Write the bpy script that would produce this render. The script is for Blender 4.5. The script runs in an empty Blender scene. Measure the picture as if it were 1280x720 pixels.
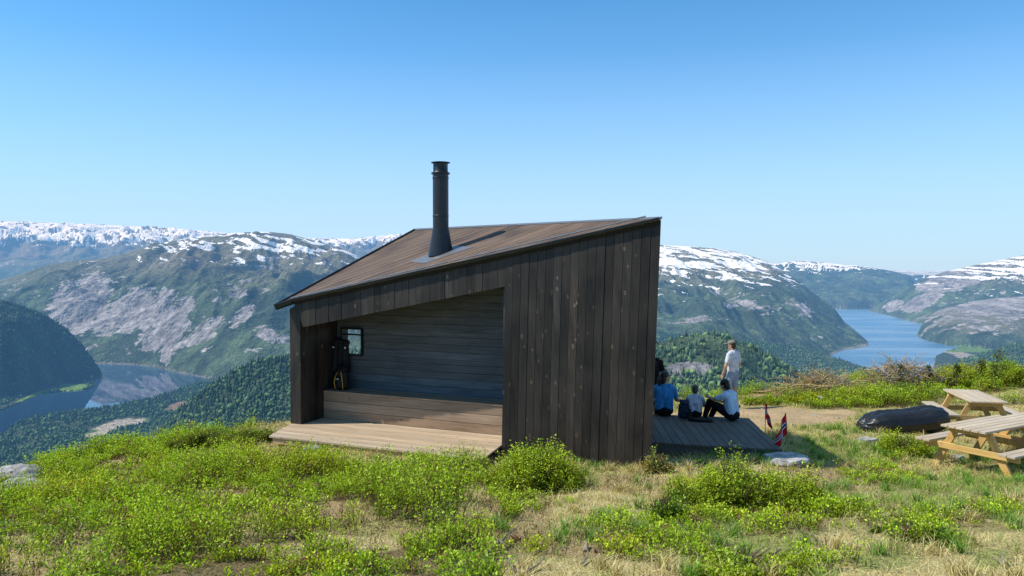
import bpy, bmesh, math, random
import numpy as np
from mathutils import Vector, Matrix

random.seed(7)
RNG = np.random.default_rng(7)
C = bpy.context.scene.collection
F = 967.0
PITCH = math.atan(30 / F)
CP, SP = math.cos(PITCH), math.sin(PITCH)
R = math.radians

# ------------------------------------------------------------------ view geometry helpers
def ray(x, y):
    u, v = (x - 640) / F, (360 - y) / F
    k = CP + v * SP
    return Vector((u / k, 1.0, (-SP + v * CP) / k))
def at(x, y, d): return ray(x, y) * d
def on_z(x, y, z):
    r = ray(x, y); return r * (z / r.z)
def on_plane(x, y, p, n):
    r = ray(x, y); return r * (p.dot(n) / r.dot(n))
def zr(y):
    v = (360 - y) / F
    return (-SP + v * CP) / (CP + v * SP)
def project(X, Y, Z):
    cy = Y * CP - Z * SP; cz = Y * SP + Z * CP
    return 640 + F * X / cy, 360 - F * cz / cy

# ------------------------------------------------------------------ numpy noise
def _h(ix, iy, s):
    n = (ix * 374761393 + iy * 668265263 + s * 1442695041) & 0xffffffff
    n = ((n ^ (n >> 13)) * 1274126177) & 0xffffffff
    return ((n ^ (n >> 16)) & 0xffff) / 65535.0
def vn(x, y, s=0):
    x = np.asarray(x, float); y = np.asarray(y, float)
    ix = np.floor(x).astype(np.int64); iy = np.floor(y).astype(np.int64)
    fx = x - ix; fy = y - iy
    fx = fx * fx * fx * (fx * (fx * 6 - 15) + 10); fy = fy * fy * fy * (fy * (fy * 6 - 15) + 10)
    a = _h(ix, iy, s); b = _h(ix + 1, iy, s); c = _h(ix, iy + 1, s); d = _h(ix + 1, iy + 1, s)
    return (a + (b - a) * fx) * (1 - fy) + (c + (d - c) * fx) * fy
def fbm(x, y, s=0, o=4, g=0.5):
    t = 0; a = 1; n = 0
    for i in range(o):
        t = t + a * (vn(x * 2 ** i + 17.3 * i, y * 2 ** i - 9.1 * i, s + i) * 2 - 1); n += a; a *= g
    return t / n
def sst(a, b, x):
    t = np.clip((np.asarray(x, float) - a) / (b - a), 0, 1); return t * t * (3 - 2 * t)
def mixc(a, b, t):
    return a + (np.asarray(b, float) - a) * np.asarray(t)[..., None]

# ------------------------------------------------------------------ materials
def new_mat(name):
    m = bpy.data.materials.new(name); m.use_nodes = True
    m.node_tree.nodes.clear()
    return m, m.node_tree
def N(nt, t, **kw):
    n = nt.nodes.new(t)
    for k, v in kw.items():
        if k in n.inputs: n.inputs[k].default_value = v
        else: setattr(n, k, v)
    return n
def L(nt, a, b): nt.links.new(a, b)
def math_n(nt, op, a, b=None, c=None):
    n = nt.nodes.new('ShaderNodeMath'); n.operation = op
    for i, v in enumerate((a, b, c)):
        if v is None: continue
        if isinstance(v, (int, float)): n.inputs[i].default_value = v
        else: L(nt, v, n.inputs[i])
    return n.outputs[0]
def mixcol(nt, fac, a, b, mode='MIX'):
    n = nt.nodes.new('ShaderNodeMix'); n.data_type = 'RGBA'; n.blend_type = mode
    for s, v in ((0, fac), (6, a), (7, b)):
        if isinstance(v, (int, float)): n.inputs[s].default_value = v
        elif isinstance(v, tuple): n.inputs[s].default_value = (*v[:3], 1)
        else: L(nt, v, n.inputs[s])
    return n.outputs[2]
def ramp(nt, fac, stops):
    n = nt.nodes.new('ShaderNodeValToRGB')
    el = n.color_ramp.elements
    while len(el) < len(stops): el.new(0.5)
    for e, (p, c) in zip(el, stops):
        e.position = p; e.color = (c, c, c, 1) if isinstance(c, (int, float)) else (*c, 1)
    L(nt, fac, n.inputs[0])
    return n.outputs[0]
def finish(nt, shader):
    o = N(nt, 'ShaderNodeOutputMaterial'); L(nt, shader, o.inputs[0])
def principled(nt, col, rough=0.6, spec=0.5, metal=0.0, normal=None):
    p = N(nt, 'ShaderNodeBsdfPrincipled')
    for k, v in (('Base Color', col), ('Roughness', rough)):
        if isinstance(v, tuple): p.inputs[k].default_value = (*v, 1)
        elif isinstance(v, (int, float)): p.inputs[k].default_value = v
        else: L(nt, v, p.inputs[k])
    p.inputs['Specular IOR Level'].default_value = spec
    p.inputs['Metallic'].default_value = metal
    if normal is not None: L(nt, normal, p.inputs['Normal'])
    return p.outputs[0]
def bump(nt, h, strength=0.4, dist=0.01):
    b = N(nt, 'ShaderNodeBump'); b.inputs['Strength'].default_value = strength; b.inputs['Distance'].default_value = dist
    L(nt, h, b.inputs['Height']); return b.outputs[0]

def simple_mat(name, col, rough=0.6, spec=0.3, metal=0.0, var=0.25, scale=30.0, bmp=0.15, bdist=0.004):
    m, nt = new_mat(name)
    tc = N(nt, 'ShaderNodeTexCoord')
    nz = N(nt, 'ShaderNodeTexNoise', Scale=scale, Detail=4.0)
    L(nt, tc.outputs['Object'], nz.inputs['Vector'])
    f = ramp(nt, nz.outputs[0], [(0.3, 1 - var), (0.7, 1 + var * 0.6)])
    c = mixcol(nt, 1.0, col, f, 'MULTIPLY')
    finish(nt, principled(nt, c, rough, spec, metal, bump(nt, nz.outputs[0], bmp, bdist)))
    return m

def wood_mat(name, dark, light, knot, rough=0.7, var=0.5, knots=0.6, spec=0.3, stain=None):
    m, nt = new_mat(name)
    a = N(nt, 'ShaderNodeAttribute', attribute_name='wv')
    sep = N(nt, 'ShaderNodeSeparateXYZ'); L(nt, a.outputs['Vector'], sep.inputs[0])
    u, v, r = sep.outputs
    def vec(x, y, z):
        c = N(nt, 'ShaderNodeCombineXYZ')
        for i, q in enumerate((x, y, z)): L(nt, q, c.inputs[i])
        return c.outputs[0]
    r37 = math_n(nt, 'MULTIPLY', r, 37.0)
    g = N(nt, 'ShaderNodeTexNoise', Scale=1.0, Detail=5.0, Roughness=0.65, Distortion=0.6)
    L(nt, vec(math_n(nt, 'MULTIPLY', u, 55.0), math_n(nt, 'MULTIPLY', v, 2.2), r37), g.inputs['Vector'])
    big = N(nt, 'ShaderNodeTexNoise', Scale=1.0, Detail=3.0)
    L(nt, vec(math_n(nt, 'MULTIPLY', u, 7.0), math_n(nt, 'MULTIPLY', v, 1.3), r37), big.inputs['Vector'])
    fac = math_n(nt, 'ADD', math_n(nt, 'MULTIPLY', g.outputs[0], 0.6), math_n(nt, 'MULTIPLY', big.outputs[0], 0.4))
    fac = ramp(nt, fac, [(0.34, 0.0), (0.66, 1.0)])
    col = mixcol(nt, fac, dark, light)
    # knots
    vo = N(nt, 'ShaderNodeTexVoronoi', Scale=1.0, Randomness=1.0)
    L(nt, vec(math_n(nt, 'MULTIPLY', u, 7.5), math_n(nt, 'ADD', math_n(nt, 'MULTIPLY', v, 4.2), r37), r37), vo.inputs['Vector'])
    kd = vo.outputs['Distance']
    wob = math_n(nt, 'ADD', kd, math_n(nt, 'MULTIPLY', math_n(nt, 'SUBTRACT', g.outputs[0], 0.5), 0.10))
    vsep = N(nt, 'ShaderNodeSeparateColor'); L(nt, vo.outputs['Color'], vsep.inputs[0])
    keep = math_n(nt, 'GREATER_THAN', vsep.outputs[0], 1 - knots)
    kring = ramp(nt, wob, [(0.05, 0.1), (0.10, 1.0), (0.13, 0.75), (0.17, 0.0)])
    kf = math_n(nt, 'MULTIPLY', math_n(nt, 'MULTIPLY', kring, keep), 0.75)
    col = mixcol(nt, kf, col, knot)
    kcore = math_n(nt, 'MULTIPLY', ramp(nt, wob, [(0.03, 1.0), (0.07, 0.0)]), keep)
    col = mixcol(nt, math_n(nt, 'MULTIPLY', kcore, 0.7), col, tuple(q * 0.5 for q in dark))
    hue = math_n(nt, 'FRACT', math_n(nt, 'MULTIPLY', r, 7.31))
    col = mixcol(nt, math_n(nt, 'MULTIPLY', hue, 0.7), col, mixcol(nt, 1.0, col, (1.08, 0.98, 0.86), 'MULTIPLY'))
    br = math_n(nt, 'ADD', math_n(nt, 'MULTIPLY', r, var), 1 - var * 0.5)
    col = mixcol(nt, 1.0, col, br, 'MULTIPLY')
    if stain:
        sn = N(nt, 'ShaderNodeTexNoise', Scale=1.3, Detail=4.0)
        tc = N(nt, 'ShaderNodeTexCoord'); L(nt, tc.outputs['Object'], sn.inputs['Vector'])
        col = mixcol(nt, ramp(nt, sn.outputs[0], [(0.45, 0.0), (0.7, 0.7)]), col, stain)
    h = math_n(nt, 'ADD', g.outputs[0], math_n(nt, 'MULTIPLY', kf, 0.5))
    finish(nt, principled(nt, col, rough, spec, 0, bump(nt, h, 0.5, 0.003)))
    return m

def attr_leaf_mat(name, transl=0.35, rough=0.5):
    m, nt = new_mat(name)
    a = N(nt, 'ShaderNodeAttribute', attribute_name='Col')
    d = N(nt, 'ShaderNodeBsdfDiffuse'); L(nt, a.outputs['Color'], d.inputs[0])
    t = N(nt, 'ShaderNodeBsdfTranslucent')
    tc = mixcol(nt, 1.0, a.outputs['Color'], (1.25, 1.15, 0.55), 'MULTIPLY'); L(nt, tc, t.inputs[0])
    mx = N(nt, 'ShaderNodeMixShader'); mx.inputs[0].default_value = transl
    L(nt, d.outputs[0], mx.inputs[1]); L(nt, t.outputs[0], mx.inputs[2])
    g = N(nt, 'ShaderNodeBsdfGlossy', Roughness=rough)
    g.inputs[0].default_value = (0.6, 0.65, 0.6, 1)
    m2 = N(nt, 'ShaderNodeMixShader'); m2.inputs[0].default_value = 0.035
    L(nt, mx.outputs[0], m2.inputs[1]); L(nt, g.outputs[0], m2.inputs[2])
    finish(nt, m2.outputs[0])
    return m

HAZE_B = (1.5e-5, 3.5e-5, 5.6e-5)            # haze put into the material colour, blue fading in faster than red
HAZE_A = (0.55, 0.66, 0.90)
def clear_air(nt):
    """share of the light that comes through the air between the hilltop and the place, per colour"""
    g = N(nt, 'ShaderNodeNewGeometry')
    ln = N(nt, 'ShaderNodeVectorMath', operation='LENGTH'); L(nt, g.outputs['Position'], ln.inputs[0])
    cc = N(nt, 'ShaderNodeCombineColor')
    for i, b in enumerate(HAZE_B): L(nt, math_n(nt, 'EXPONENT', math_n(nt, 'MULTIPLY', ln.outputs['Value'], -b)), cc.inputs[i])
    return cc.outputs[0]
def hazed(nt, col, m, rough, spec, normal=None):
    """distance haze put into the material: own colour dimmed, bluish emission added"""
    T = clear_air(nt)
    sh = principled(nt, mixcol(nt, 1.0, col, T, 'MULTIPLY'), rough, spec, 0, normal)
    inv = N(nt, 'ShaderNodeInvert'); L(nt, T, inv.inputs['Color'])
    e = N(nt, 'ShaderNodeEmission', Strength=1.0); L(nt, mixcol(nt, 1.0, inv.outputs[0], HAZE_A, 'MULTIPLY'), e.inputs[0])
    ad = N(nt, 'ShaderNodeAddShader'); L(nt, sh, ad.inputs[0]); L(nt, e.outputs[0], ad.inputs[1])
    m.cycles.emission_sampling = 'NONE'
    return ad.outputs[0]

# ------------------------------------------------------------------ object helpers
def tag(o, label=None, cat=None, group=None, kind=None):
    if label: o['label'] = label
    if cat: o['category'] = cat
    if group: o['group'] = group
    if kind: o['kind'] = kind
    return o
def thing(name, label, cat, loc=(0, 0, 0), rz=0.0, group=None):
    o = bpy.data.objects.new(name, None); C.objects.link(o)
    o.location = loc; o.rotation_euler = (0, 0, rz); o.empty_display_size = 0.2
    return tag(o, label, cat, group)
def link(name, me, mat, parent=None, smooth=False, world=True):
    """mesh given in world coordinates (or local ones with world=False)"""
    for mt in (mat if isinstance(mat, (list, tuple)) else [mat]): me.materials.append(mt)
    if smooth: me.polygons.foreach_set('use_smooth', np.ones(len(me.polygons), bool))
    o = bpy.data.objects.new(name, me); C.objects.link(o)
    if parent is not None:
        o.parent = parent
        if world:
            mw = parent_world(parent).inverted(); me.transform(mw)
    return o
def parent_world(o):
    m = o.matrix_basis.copy()
    while o.parent: o = o.parent; m = o.matrix_basis @ m
    return m
def np_mesh(name, V, faces, k, col=None, extra=None):
    """faces: (n,k) index array"""
    me = bpy.data.meshes.new(name)
    V = np.asarray(V, np.float32); faces = np.asarray(faces, np.int32)
    me.vertices.add(len(V)); me.vertices.foreach_set('co', V.ravel())
    me.loops.add(faces.size); me.loops.foreach_set('vertex_index', faces.ravel())
    me.polygons.add(len(faces))
    me.polygons.foreach_set('loop_start', np.arange(0, faces.size, k, dtype=np.int32))
    me.update(calc_edges=True)
    if col is not None:
        at_ = me.attributes.new('Col', 'FLOAT_COLOR', 'POINT')
        c4 = np.ones((len(V), 4), np.float32); c4[:, :3] = col
        at_.data.foreach_set('color', c4.ravel())
    me.validate()
    return me

class MB:
    """collects solids; every vertex carries wv = (across, along, board number)"""
    def __init__(s): s.v = []; s.f = []; s.w = []; s.m = []
    def add(s, vs, fs, ws=None, mi=0):
        o = len(s.v); s.v += [tuple(v) for v in vs]; s.f += [[i + o for i in f] for f in fs]
        s.w += ws if ws else [(0, 0, 0)] * len(vs); s.m += [mi] * len(fs)
    def hexa(s, b, t, r=None, mi=0):
        """b, t: four bottom and four top points, same winding"""
        r = random.random() if r is None else r
        P = [Vector(p) for p in list(b) + list(t)]
        e1, e2, e3 = P[1] - P[0], P[3] - P[0], P[4] - P[0]
        es = sorted((e1, e2, e3), key=lambda e: -e.length)
        al, ac = es[0].normalized(), es[1].normalized()
        th = es[2].normalized()
        ws = [((p - P[0]).dot(ac) + (p - P[0]).dot(th) * 0.7, (p - P[0]).dot(al), r) for p in P]
        s.add(P, [(3, 2, 1, 0), (4, 5, 6, 7), (0, 1, 5, 4), (1, 2, 6, 5), (2, 3, 7, 6), (3, 0, 4, 7)], ws, mi)
    def box(s, c, size, rot=None, mi=0, r=None):
        M = rot if rot is not None else Matrix.Identity(3)
        x, y, z = [q / 2 for q in size]; c = Vector(c)
        q = lambda a, b, d: c + M @ Vector((a * x, b * y, d * z))
        s.hexa([q(-1, -1, -1), q(1, -1, -1), q(1, 1, -1), q(-1, 1, -1)], [q(-1, -1, 1), q(1, -1, 1), q(1, 1, 1), q(-1, 1, 1)], r, mi)
    def bar(s, p, q, w, h, up=(0, 0, 1), mi=0, r=None):
        p, q = Vector(p), Vector(q); d = (q - p).normalized(); up = Vector(up)
        sd = d.cross(up).normalized(); up = sd.cross(d).normalized()
        a, b = sd * w / 2, up * h / 2
        s.hexa([p - a - b, p + a - b, p + a + b, p - a + b], [q - a - b, q + a - b, q + a + b, q - a + b], r, mi)
    def tube(s, pts, rad, n=8, mi=0, r=None, cap=True):
        r = random.random() if r is None else r
        pts = [Vector(p) for p in pts]; rad = rad if isinstance(rad, (list, tuple)) else [rad] * len(pts)
        o = len(s.v); ln = 0
        for i, p in enumerate(pts):
            d = (pts[min(i + 1, len(pts) - 1)] - pts[max(i - 1, 0)]).normalized()
            a = d.cross(Vector((0.3, 0.1, 1)) if abs(d.z) < 0.95 else Vector((1, 0, 0))).normalized(); b = d.cross(a)
            if i: ln += (p - pts[i - 1]).length
            for k in range(n):
                t = 2 * math.pi * k / n
                s.v.append(tuple(p + (a * math.cos(t) + b * math.sin(t)) * rad[i])); s.w.append((k / n * 0.2, ln, r))
        m = len(pts)
        for i in range(m - 1):
            for k in range(n):
                k2 = (k + 1) % n
                s.f.append([o + i * n + k, o + i * n + k2, o + (i + 1) * n + k2, o + (i + 1) * n + k]); s.m.append(mi)
        if cap:
            s.f.append([o + k for k in range(n)][::-1]); s.f.append([o + (m - 1) * n + k for k in range(n)]); s.m += [mi, mi]
    def planks(s, poly, d, w, gap=0.006, th=0.028, normal=None, off=0.0, jit=0.0015, mi=0):
        poly = [Vector(p) for p in poly]
        if normal is None:
            normal = (poly[1] - poly[0]).cross(poly[2] - poly[0])
        nrm = Vector(normal).normalized(); a = Vector(d); a = (a - nrm * a.dot(nrm)).normalized(); b = nrm.cross(a)
        o = poly[0]
        P = [((p - o).dot(a), (p - o).dot(b)) for p in poly]
        lo, hi = min(q[1] for q in P), max(q[1] for q in P)
        def clip(pl, sgn, lim):
            out = []
            for i in range(len(pl)):
                p, q = pl[i], pl[(i + 1) % len(pl)]
                ip, iq = sgn * (p[1] - lim) >= 0, sgn * (q[1] - lim) >= 0
                if ip: out.append(p)
                if ip != iq:
                    t = (lim - p[1]) / (q[1] - p[1]); out.append((p[0] + (q[0] - p[0]) * t, lim))
            return out
        t = lo + off - (w if off else 0)
        while t < hi:
            pl = clip(clip(P, 1, t + gap / 2), -1, t + w - gap / 2)
            if len(pl) >= 3:
                r = random.random(); j = random.uniform(-jit, jit); k = len(pl)
                top = [o + a * q[0] + b * q[1] + nrm * j for q in pl]; bot = [p - nrm * th for p in top]
                ws = [(q[1] - t, q[0] + r * 9, r) for q in pl] * 2
                s.add(top + bot, [list(range(k)), [k + i for i in range(k)][::-1]] + [[i, k + i, k + (i + 1) % k, (i + 1) % k] for i in range(k)], ws, mi)
            t += w
        return s
    def lathe(s, base, axis, prof, n=28, mi=0):
        axis = Vector(axis).normalized(); a = axis.cross(Vector((0, 1, 0.1))).normalized(); b = axis.cross(a); base = Vector(base)
        o = len(s.v)
        for r, h in prof:
            for k in range(n):
                t = 2 * math.pi * k / n
                s.v.append(tuple(base + axis * h + (a * math.cos(t) + b * math.sin(t)) * r)); s.w.append((0, 0, 0))
        for i in range(len(prof) - 1):
            for k in range(n):
                k2 = (k + 1) % n
                s.f.append([o + i * n + k, o + i * n + k2, o + (i + 1) * n + k2, o + (i + 1) * n + k]); s.m.append(mi)
        s.f.append([o + k for k in range(n)][::-1]); s.f.append([o + (len(prof) - 1) * n + k for k in range(n)]); s.m += [mi, mi]
    def build(s, name, mat, parent=None, smooth=False, bevel=0.0, world=True):
        me = bpy.data.meshes.new(name); me.from_pydata(s.v, [], s.f); me.update()
        at_ = me.attributes.new('wv', 'FLOAT_VECTOR', 'POINT')
        at_.data.foreach_set('vector', np.array(s.w, np.float32).ravel())
        me.polygons.foreach_set('material_index', np.array(s.m, np.int32))
        bm = bmesh.new(); bm.from_mesh(me); bmesh.ops.recalc_face_normals(bm, faces=bm.faces)
        if bevel: bmesh.ops.bevel(bm, geom=bm.edges, offset=bevel, segments=1, affect='EDGES')
        bm.to_mesh(me); bm.free()
        o = link(name, me, mat, parent, False, world)
        if smooth:
            me.polygons.foreach_set('use_smooth', np.ones(len(me.polygons), bool))
            me.set_sharp_from_angle(angle=R(35))
        return o

# soft shapes: overlapping tapered limbs fused into one continuous surface
class Soft:
    def __init__(s): s.bm = bmesh.new()
    def cap(s, p, q, r1, r2=None):
        r2 = r1 if r2 is None else r2
        t = bmesh.new(); vs = []
        for c, r in ((p, r1), (q, r2)):
            g = bmesh.ops.create_icosphere(t, subdivisions=2, radius=r)
            bmesh.ops.translate(t, verts=g['verts'], vec=Vector(c)); vs += g['verts']
        bmesh.ops.convex_hull(t, input=t.verts)
        dead = [v for v in t.verts if not v.link_faces]; bmesh.ops.delete(t, geom=dead, context='VERTS')
        loose = [e for e in t.edges if not e.link_faces]; bmesh.ops.delete(t, geom=loose, context='EDGES')
        me = bpy.data.meshes.new('t'); t.to_mesh(me); t.free(); s.bm.from_mesh(me); bpy.data.meshes.remove(me)
        return s
    def chain(s, pts, rs):
        for i in range(len(pts) - 1): s.cap(pts[i], pts[i + 1], rs[i], rs[i + 1])
        return s
    def ell(s, c, r, rot=None):
        g = bmesh.ops.create_icosphere(s.bm, subdivisions=3, radius=1.0)
        M = Matrix.Translation(Vector(c)) @ (rot.to_4x4() if rot is not None else Matrix.Identity(4)) @ Matrix.Diagonal((*r, 1))
        bmesh.ops.transform(s.bm, matrix=M, verts=g['verts'])
        return s
    def mesh(s, voxel=0.008, smooth=4):
        me = bpy.data.meshes.new('soft'); bmesh.ops.recalc_face_normals(s.bm, faces=s.bm.faces); s.bm.to_mesh(me); s.bm.free()
        o = bpy.data.objects.new('soft', me); C.objects.link(o)
        r = o.modifiers.new('r', 'REMESH'); r.mode = 'VOXEL'; r.voxel_size = voxel
        if smooth:
            k = o.modifiers.new('s', 'SMOOTH'); k.factor = 0.5; k.iterations = smooth
        dg = bpy.context.evaluated_depsgraph_get()
        out = bpy.data.meshes.new_from_object(o.evaluated_get(dg))
        bpy.data.objects.remove(o); bpy.data.meshes.remove(me)
        return out
    def build(s, name, mat, parent=None, voxel=0.008, smooth=4, world=False):
        return link(name, s.mesh(voxel, smooth), mat, parent, True, world)

# ------------------------------------------------------------------ camera, sun, sky
cam = bpy.data.cameras.new('camera'); co = bpy.data.objects.new('camera', cam); C.objects.link(co)
cam.sensor_width = 36; cam.lens = 36 * F / 1280; cam.clip_start = 0.1; cam.clip_end = 60000
co.location = (0, 0, 0); co.rotation_euler = (R(90) - PITCH, 0, 0)
sc = bpy.context.scene; sc.camera = co
TRAVEL = Vector((0.63, 0.045, -0.775)).normalized()
sun = bpy.data.lights.new('sun', 'SUN'); so = bpy.data.objects.new('sun', sun); C.objects.link(so)
sun.energy = 5.0; sun.angle = R(0.53); sun.color = (1.0, 0.93, 0.82)
so.rotation_euler = TRAVEL.to_track_quat('-Z', 'Y').to_euler()
w = bpy.data.worlds.new('World'); sc.world = w; w.use_nodes = True
wn = w.node_tree; bg = wn.nodes['Background']
sky = wn.nodes.new('ShaderNodeTexSky'); sky.sky_type = 'NISHITA'; sky.sun_disc = False
sky.sun_elevation = math.asin(-TRAVEL.z); sky.sun_rotation = math.atan2(-TRAVEL.x, -TRAVEL.y)
sky.altitude = 3000; sky.air_density = 0.7; sky.dust_density = 0.3; sky.ozone_density = 5.0
# clear-day blue in view, pale summer haze towards the horizon
tint = mixcol(wn, 1.0, sky.outputs[0], (0.95, 2.6, 2.75), 'MULTIPLY')
wt = wn.nodes.new('ShaderNodeTexCoord'); ws = wn.nodes.new('ShaderNodeSeparateXYZ'); wn.links.new(wt.outputs['Generated'], ws.inputs[0])
hz_ = ramp(wn, ws.outputs[2], [(0.0, 0.97), (0.07, 0.82), (0.16, 0.48), (0.26, 0.17), (0.38, 0.02), (0.55, 0.10), (0.8, 0.30)])  # upper stops: pale fill for the shaded parts, added overhead out of view
wn.links.new(mixcol(wn, hz_, tint, (5.8, 7.45, 8.9)), bg.inputs[0]); bg.inputs[1].default_value = 0.1
sc.view_settings.view_transform = 'Standard'; sc.view_settings.look = 'None'; sc.view_settings.exposure = 0
sc.render.engine = 'CYCLES'
sc.cycles.use_denoising = True
sc.cycles.max_bounces = 6; sc.cycles.diffuse_bounces = 3; sc.cycles.glossy_bounces = 3; sc.cycles.transmission_bounces = 4
sc.cycles.caustics_reflective = False; sc.cycles.caustics_refractive = False

# ------------------------------------------------------------------ the valley: mountains, forest slopes, lakes
LAKE = -430.0
# rows: (x, y of crest, distance of crest, distance of foot)
LAYERS = {
 'plateau': dict(z0=-150, p=0.8, back=0.05, rows=[(-900, 270, 14000, 9000), (0, 276, 14000, 9000), (60, 278, 14000, 9000), (130, 281, 14000, 9000), (200, 284, 14000, 9000), (270, 290, 14000, 9000), (340, 297, 14000, 9000), (410, 298, 14000, 9000), (445, 298, 14000, 9000), (480, 294, 14000, 9000), (520, 291, 14000, 9000), (620, 293, 14000, 9000), (820, 312, 14000, 9000), (960, 332, 14500, 9500), (1100, 337, 15500, 10500), (1150, 339, 15500, 10500), (1180, 338, 15500, 10500), (1250, 340, 15500, 10500), (2200, 330, 15500, 10500)]),
 'headwall': dict(z0=-430, p=0.4, back=0.08, rows=[(840, 345, 10500, 7600), (930, 336, 10500, 7600), (962, 331, 10500, 7600), (980, 328, 10500, 7600), (1005, 326, 10500, 7500), (1035, 329, 10500, 7400), (1062, 332, 10300, 7300), (1090, 334, 10000, 7300), (1112, 338, 9800, 7300), (1134, 343, 9600, 7300), (1141, 349, 9500, 7300), (1150, 366, 9500, 7300), (1165, 390, 9500, 7300)]),
 'leftmountain': dict(z0=-430, p=0.72, back=0.12, rows=[(-900, 330, 5200, 3500), (-150, 345, 5200, 3500), (0, 350, 5000, 3480), (30, 341, 5000, 3450), (60, 331, 5100, 3400), (90, 326, 5200, 3350), (130, 323, 5300, 3326), (160, 316, 5400, 3300), (190, 306, 5500, 3230), (220, 301, 5600, 3050), (250, 297, 5600, 2930), (280, 292, 5600, 2850), (310, 290, 5600, 2800), (340, 290, 5600, 2800), (365, 293, 5600, 2800), (390, 300, 5600, 2800), (420, 310, 5600, 2800), (450, 322, 5400, 2700), (480, 336, 5200, 2700), (520, 345, 5000, 2600), (700, 352, 5000, 2600)]),
 'lefthill': dict(z0=-430, p=0.75, back=0.25, rows=[(-900, 270, 2600, 1500), (-300, 315, 2600, 1950), (-100, 345, 2700, 2280), (0, 376, 2760, 2430), (20, 381, 2780, 2520), (50, 392, 2840, 2660), (80, 410, 2900, 2770), (100, 430, 2930, 2790), (113, 448, 2960, 2800), (124, 465, 2980, 2880), (130, 478, 2980, 2950)]),
 'snowmountain': dict(z0=-430, p=1.1, back=0.12, rows=[(480, 345, 6500, 2700), (560, 325, 6500, 2700), (700, 311, 6500, 2700), (825, 306, 6500, 2650), (860, 308, 6400, 2650), (890, 310, 6350, 2650), (920, 315, 6300, 2650), (945, 322, 6200, 2700), (965, 330, 6000, 2800), (1000, 352, 5600, 3000), (1030, 376, 5200, 3400), (1045, 387, 5000, 3700), (1056, 402, 4800, 3850), (1070, 413, 4500, 3900), (1083, 424, 4300, 4000), (1090, 431, 4200, 4050), (1097, 445, 4150, 4100)]),
 'spur': dict(z0=-432, p=0.9, back=0.25, rows=[(600, 385, 3800, 2500), (820, 393, 3800, 2600), (900, 408, 3600, 2650), (960, 426, 3400, 2750), (1000, 434, 3300, 2930), (1030, 442, 3200, 2900), (1060, 452, 3130, 2860), (1090, 462, 3070, 2850), (1106, 467, 3040, 2850), (1114, 474, 3000, 2850), (1125, 485, 3000, 2900)]),
 'nearridge': dict(z0=-390, p=0.8, back=0.3, rows=[(150, 556, 1650, 900), (190, 536, 1550, 800), (215, 517, 1480, 750), (240, 499, 1420, 700), (265, 482, 1400, 700), (290, 467, 1400, 700), (315, 455, 1400, 700), (340, 449, 1400, 700), (365, 446, 1400, 700), (420, 442, 1350, 700), (500, 441, 1300, 650), (640, 441, 1250, 600), (780, 437, 1200, 600), (820, 430, 1200, 600), (850, 421, 1200, 600), (880, 418, 1200, 600), (905, 421, 1200, 600), (930, 430, 1200, 600), (960, 446, 1220, 600), (985, 459, 1240, 600), (1010, 474, 1260, 650), (1030, 488, 1280, 700), (1050, 505, 1300, 800), (1080, 530, 1300, 900)]),
 'rightmountain': dict(z0=-430, p=0.85, back=0.12, rows=[(1078, 396, 7200, 7150), (1086, 388, 7100, 7000), (1098, 381, 6900, 6800), (1110, 374, 6850, 6500), (1125, 365, 6800, 6050), (1150, 350, 6700, 5560), (1180, 340, 6600, 5300), (1220, 331, 6600, 5200), (1250, 325, 6600, 5200), (1280, 319, 6600, 5200), (1400, 300, 6600, 5200), (2200, 280, 6600, 5000)]),
 'knoll': dict(z0=-432, p=0.45, back=0.15, rows=[(1138, 428, 4650, 4600), (1147, 420, 4700, 4600), (1152, 408, 4750, 4500), (1160, 398, 4850, 4330), (1170, 390, 4900, 4230), (1185, 384, 4950, 4080), (1215, 377, 5000, 3950), (1250, 372, 5000, 3900), (1290, 370, 5000, 3850), (1400, 366, 5000, 3800), (2200, 340, 5000, 3500)]),
 'island': dict(z0=-436, p=0.6, back=0.3, rows=[(1098, 415, 5350, 5100), (1104, 409, 5350, 5120), (1120, 408, 5350, 5080), (1140, 410, 5250, 5020), (1150, 413, 5150, 4950), (1156, 416, 5000, 4800), (1165, 424, 5000, 4800)]),
 'rightslope': dict(z0=-427, p=0.9, back=0.2, rows=[(1170, 470, 2700, 1900), (1200, 452, 2750, 1800), (1222, 443, 2800, 1700), (1250, 435, 2800, 1600), (1280, 427, 2800, 1500), (1400, 400, 2800, 1400), (2200, 340, 2800, 1200)]),
}
ORDER = list(LAYERS)
ZROW = {k: {q: np.array([r[i] for r in v['rows']], float) for i, q in enumerate(('x', 'y', 'dc', 'db'))} for k, v in LAYERS.items()}
SHORE = np.array([(-900, 600), (-100, 560), (0, 546), (20, 531), (60, 521), (130, 513), (180, 503), (235, 484), (262, 474), (300, 464), (420, 455), (700, 455), (960, 470), (995, 472), (1010, 480), (1035, 484), (1060, 492), (1100, 500), (1160, 500), (1171, 447), (1184, 439), (1200, 435), (1230, 432), (2200, 430)], float)

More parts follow.
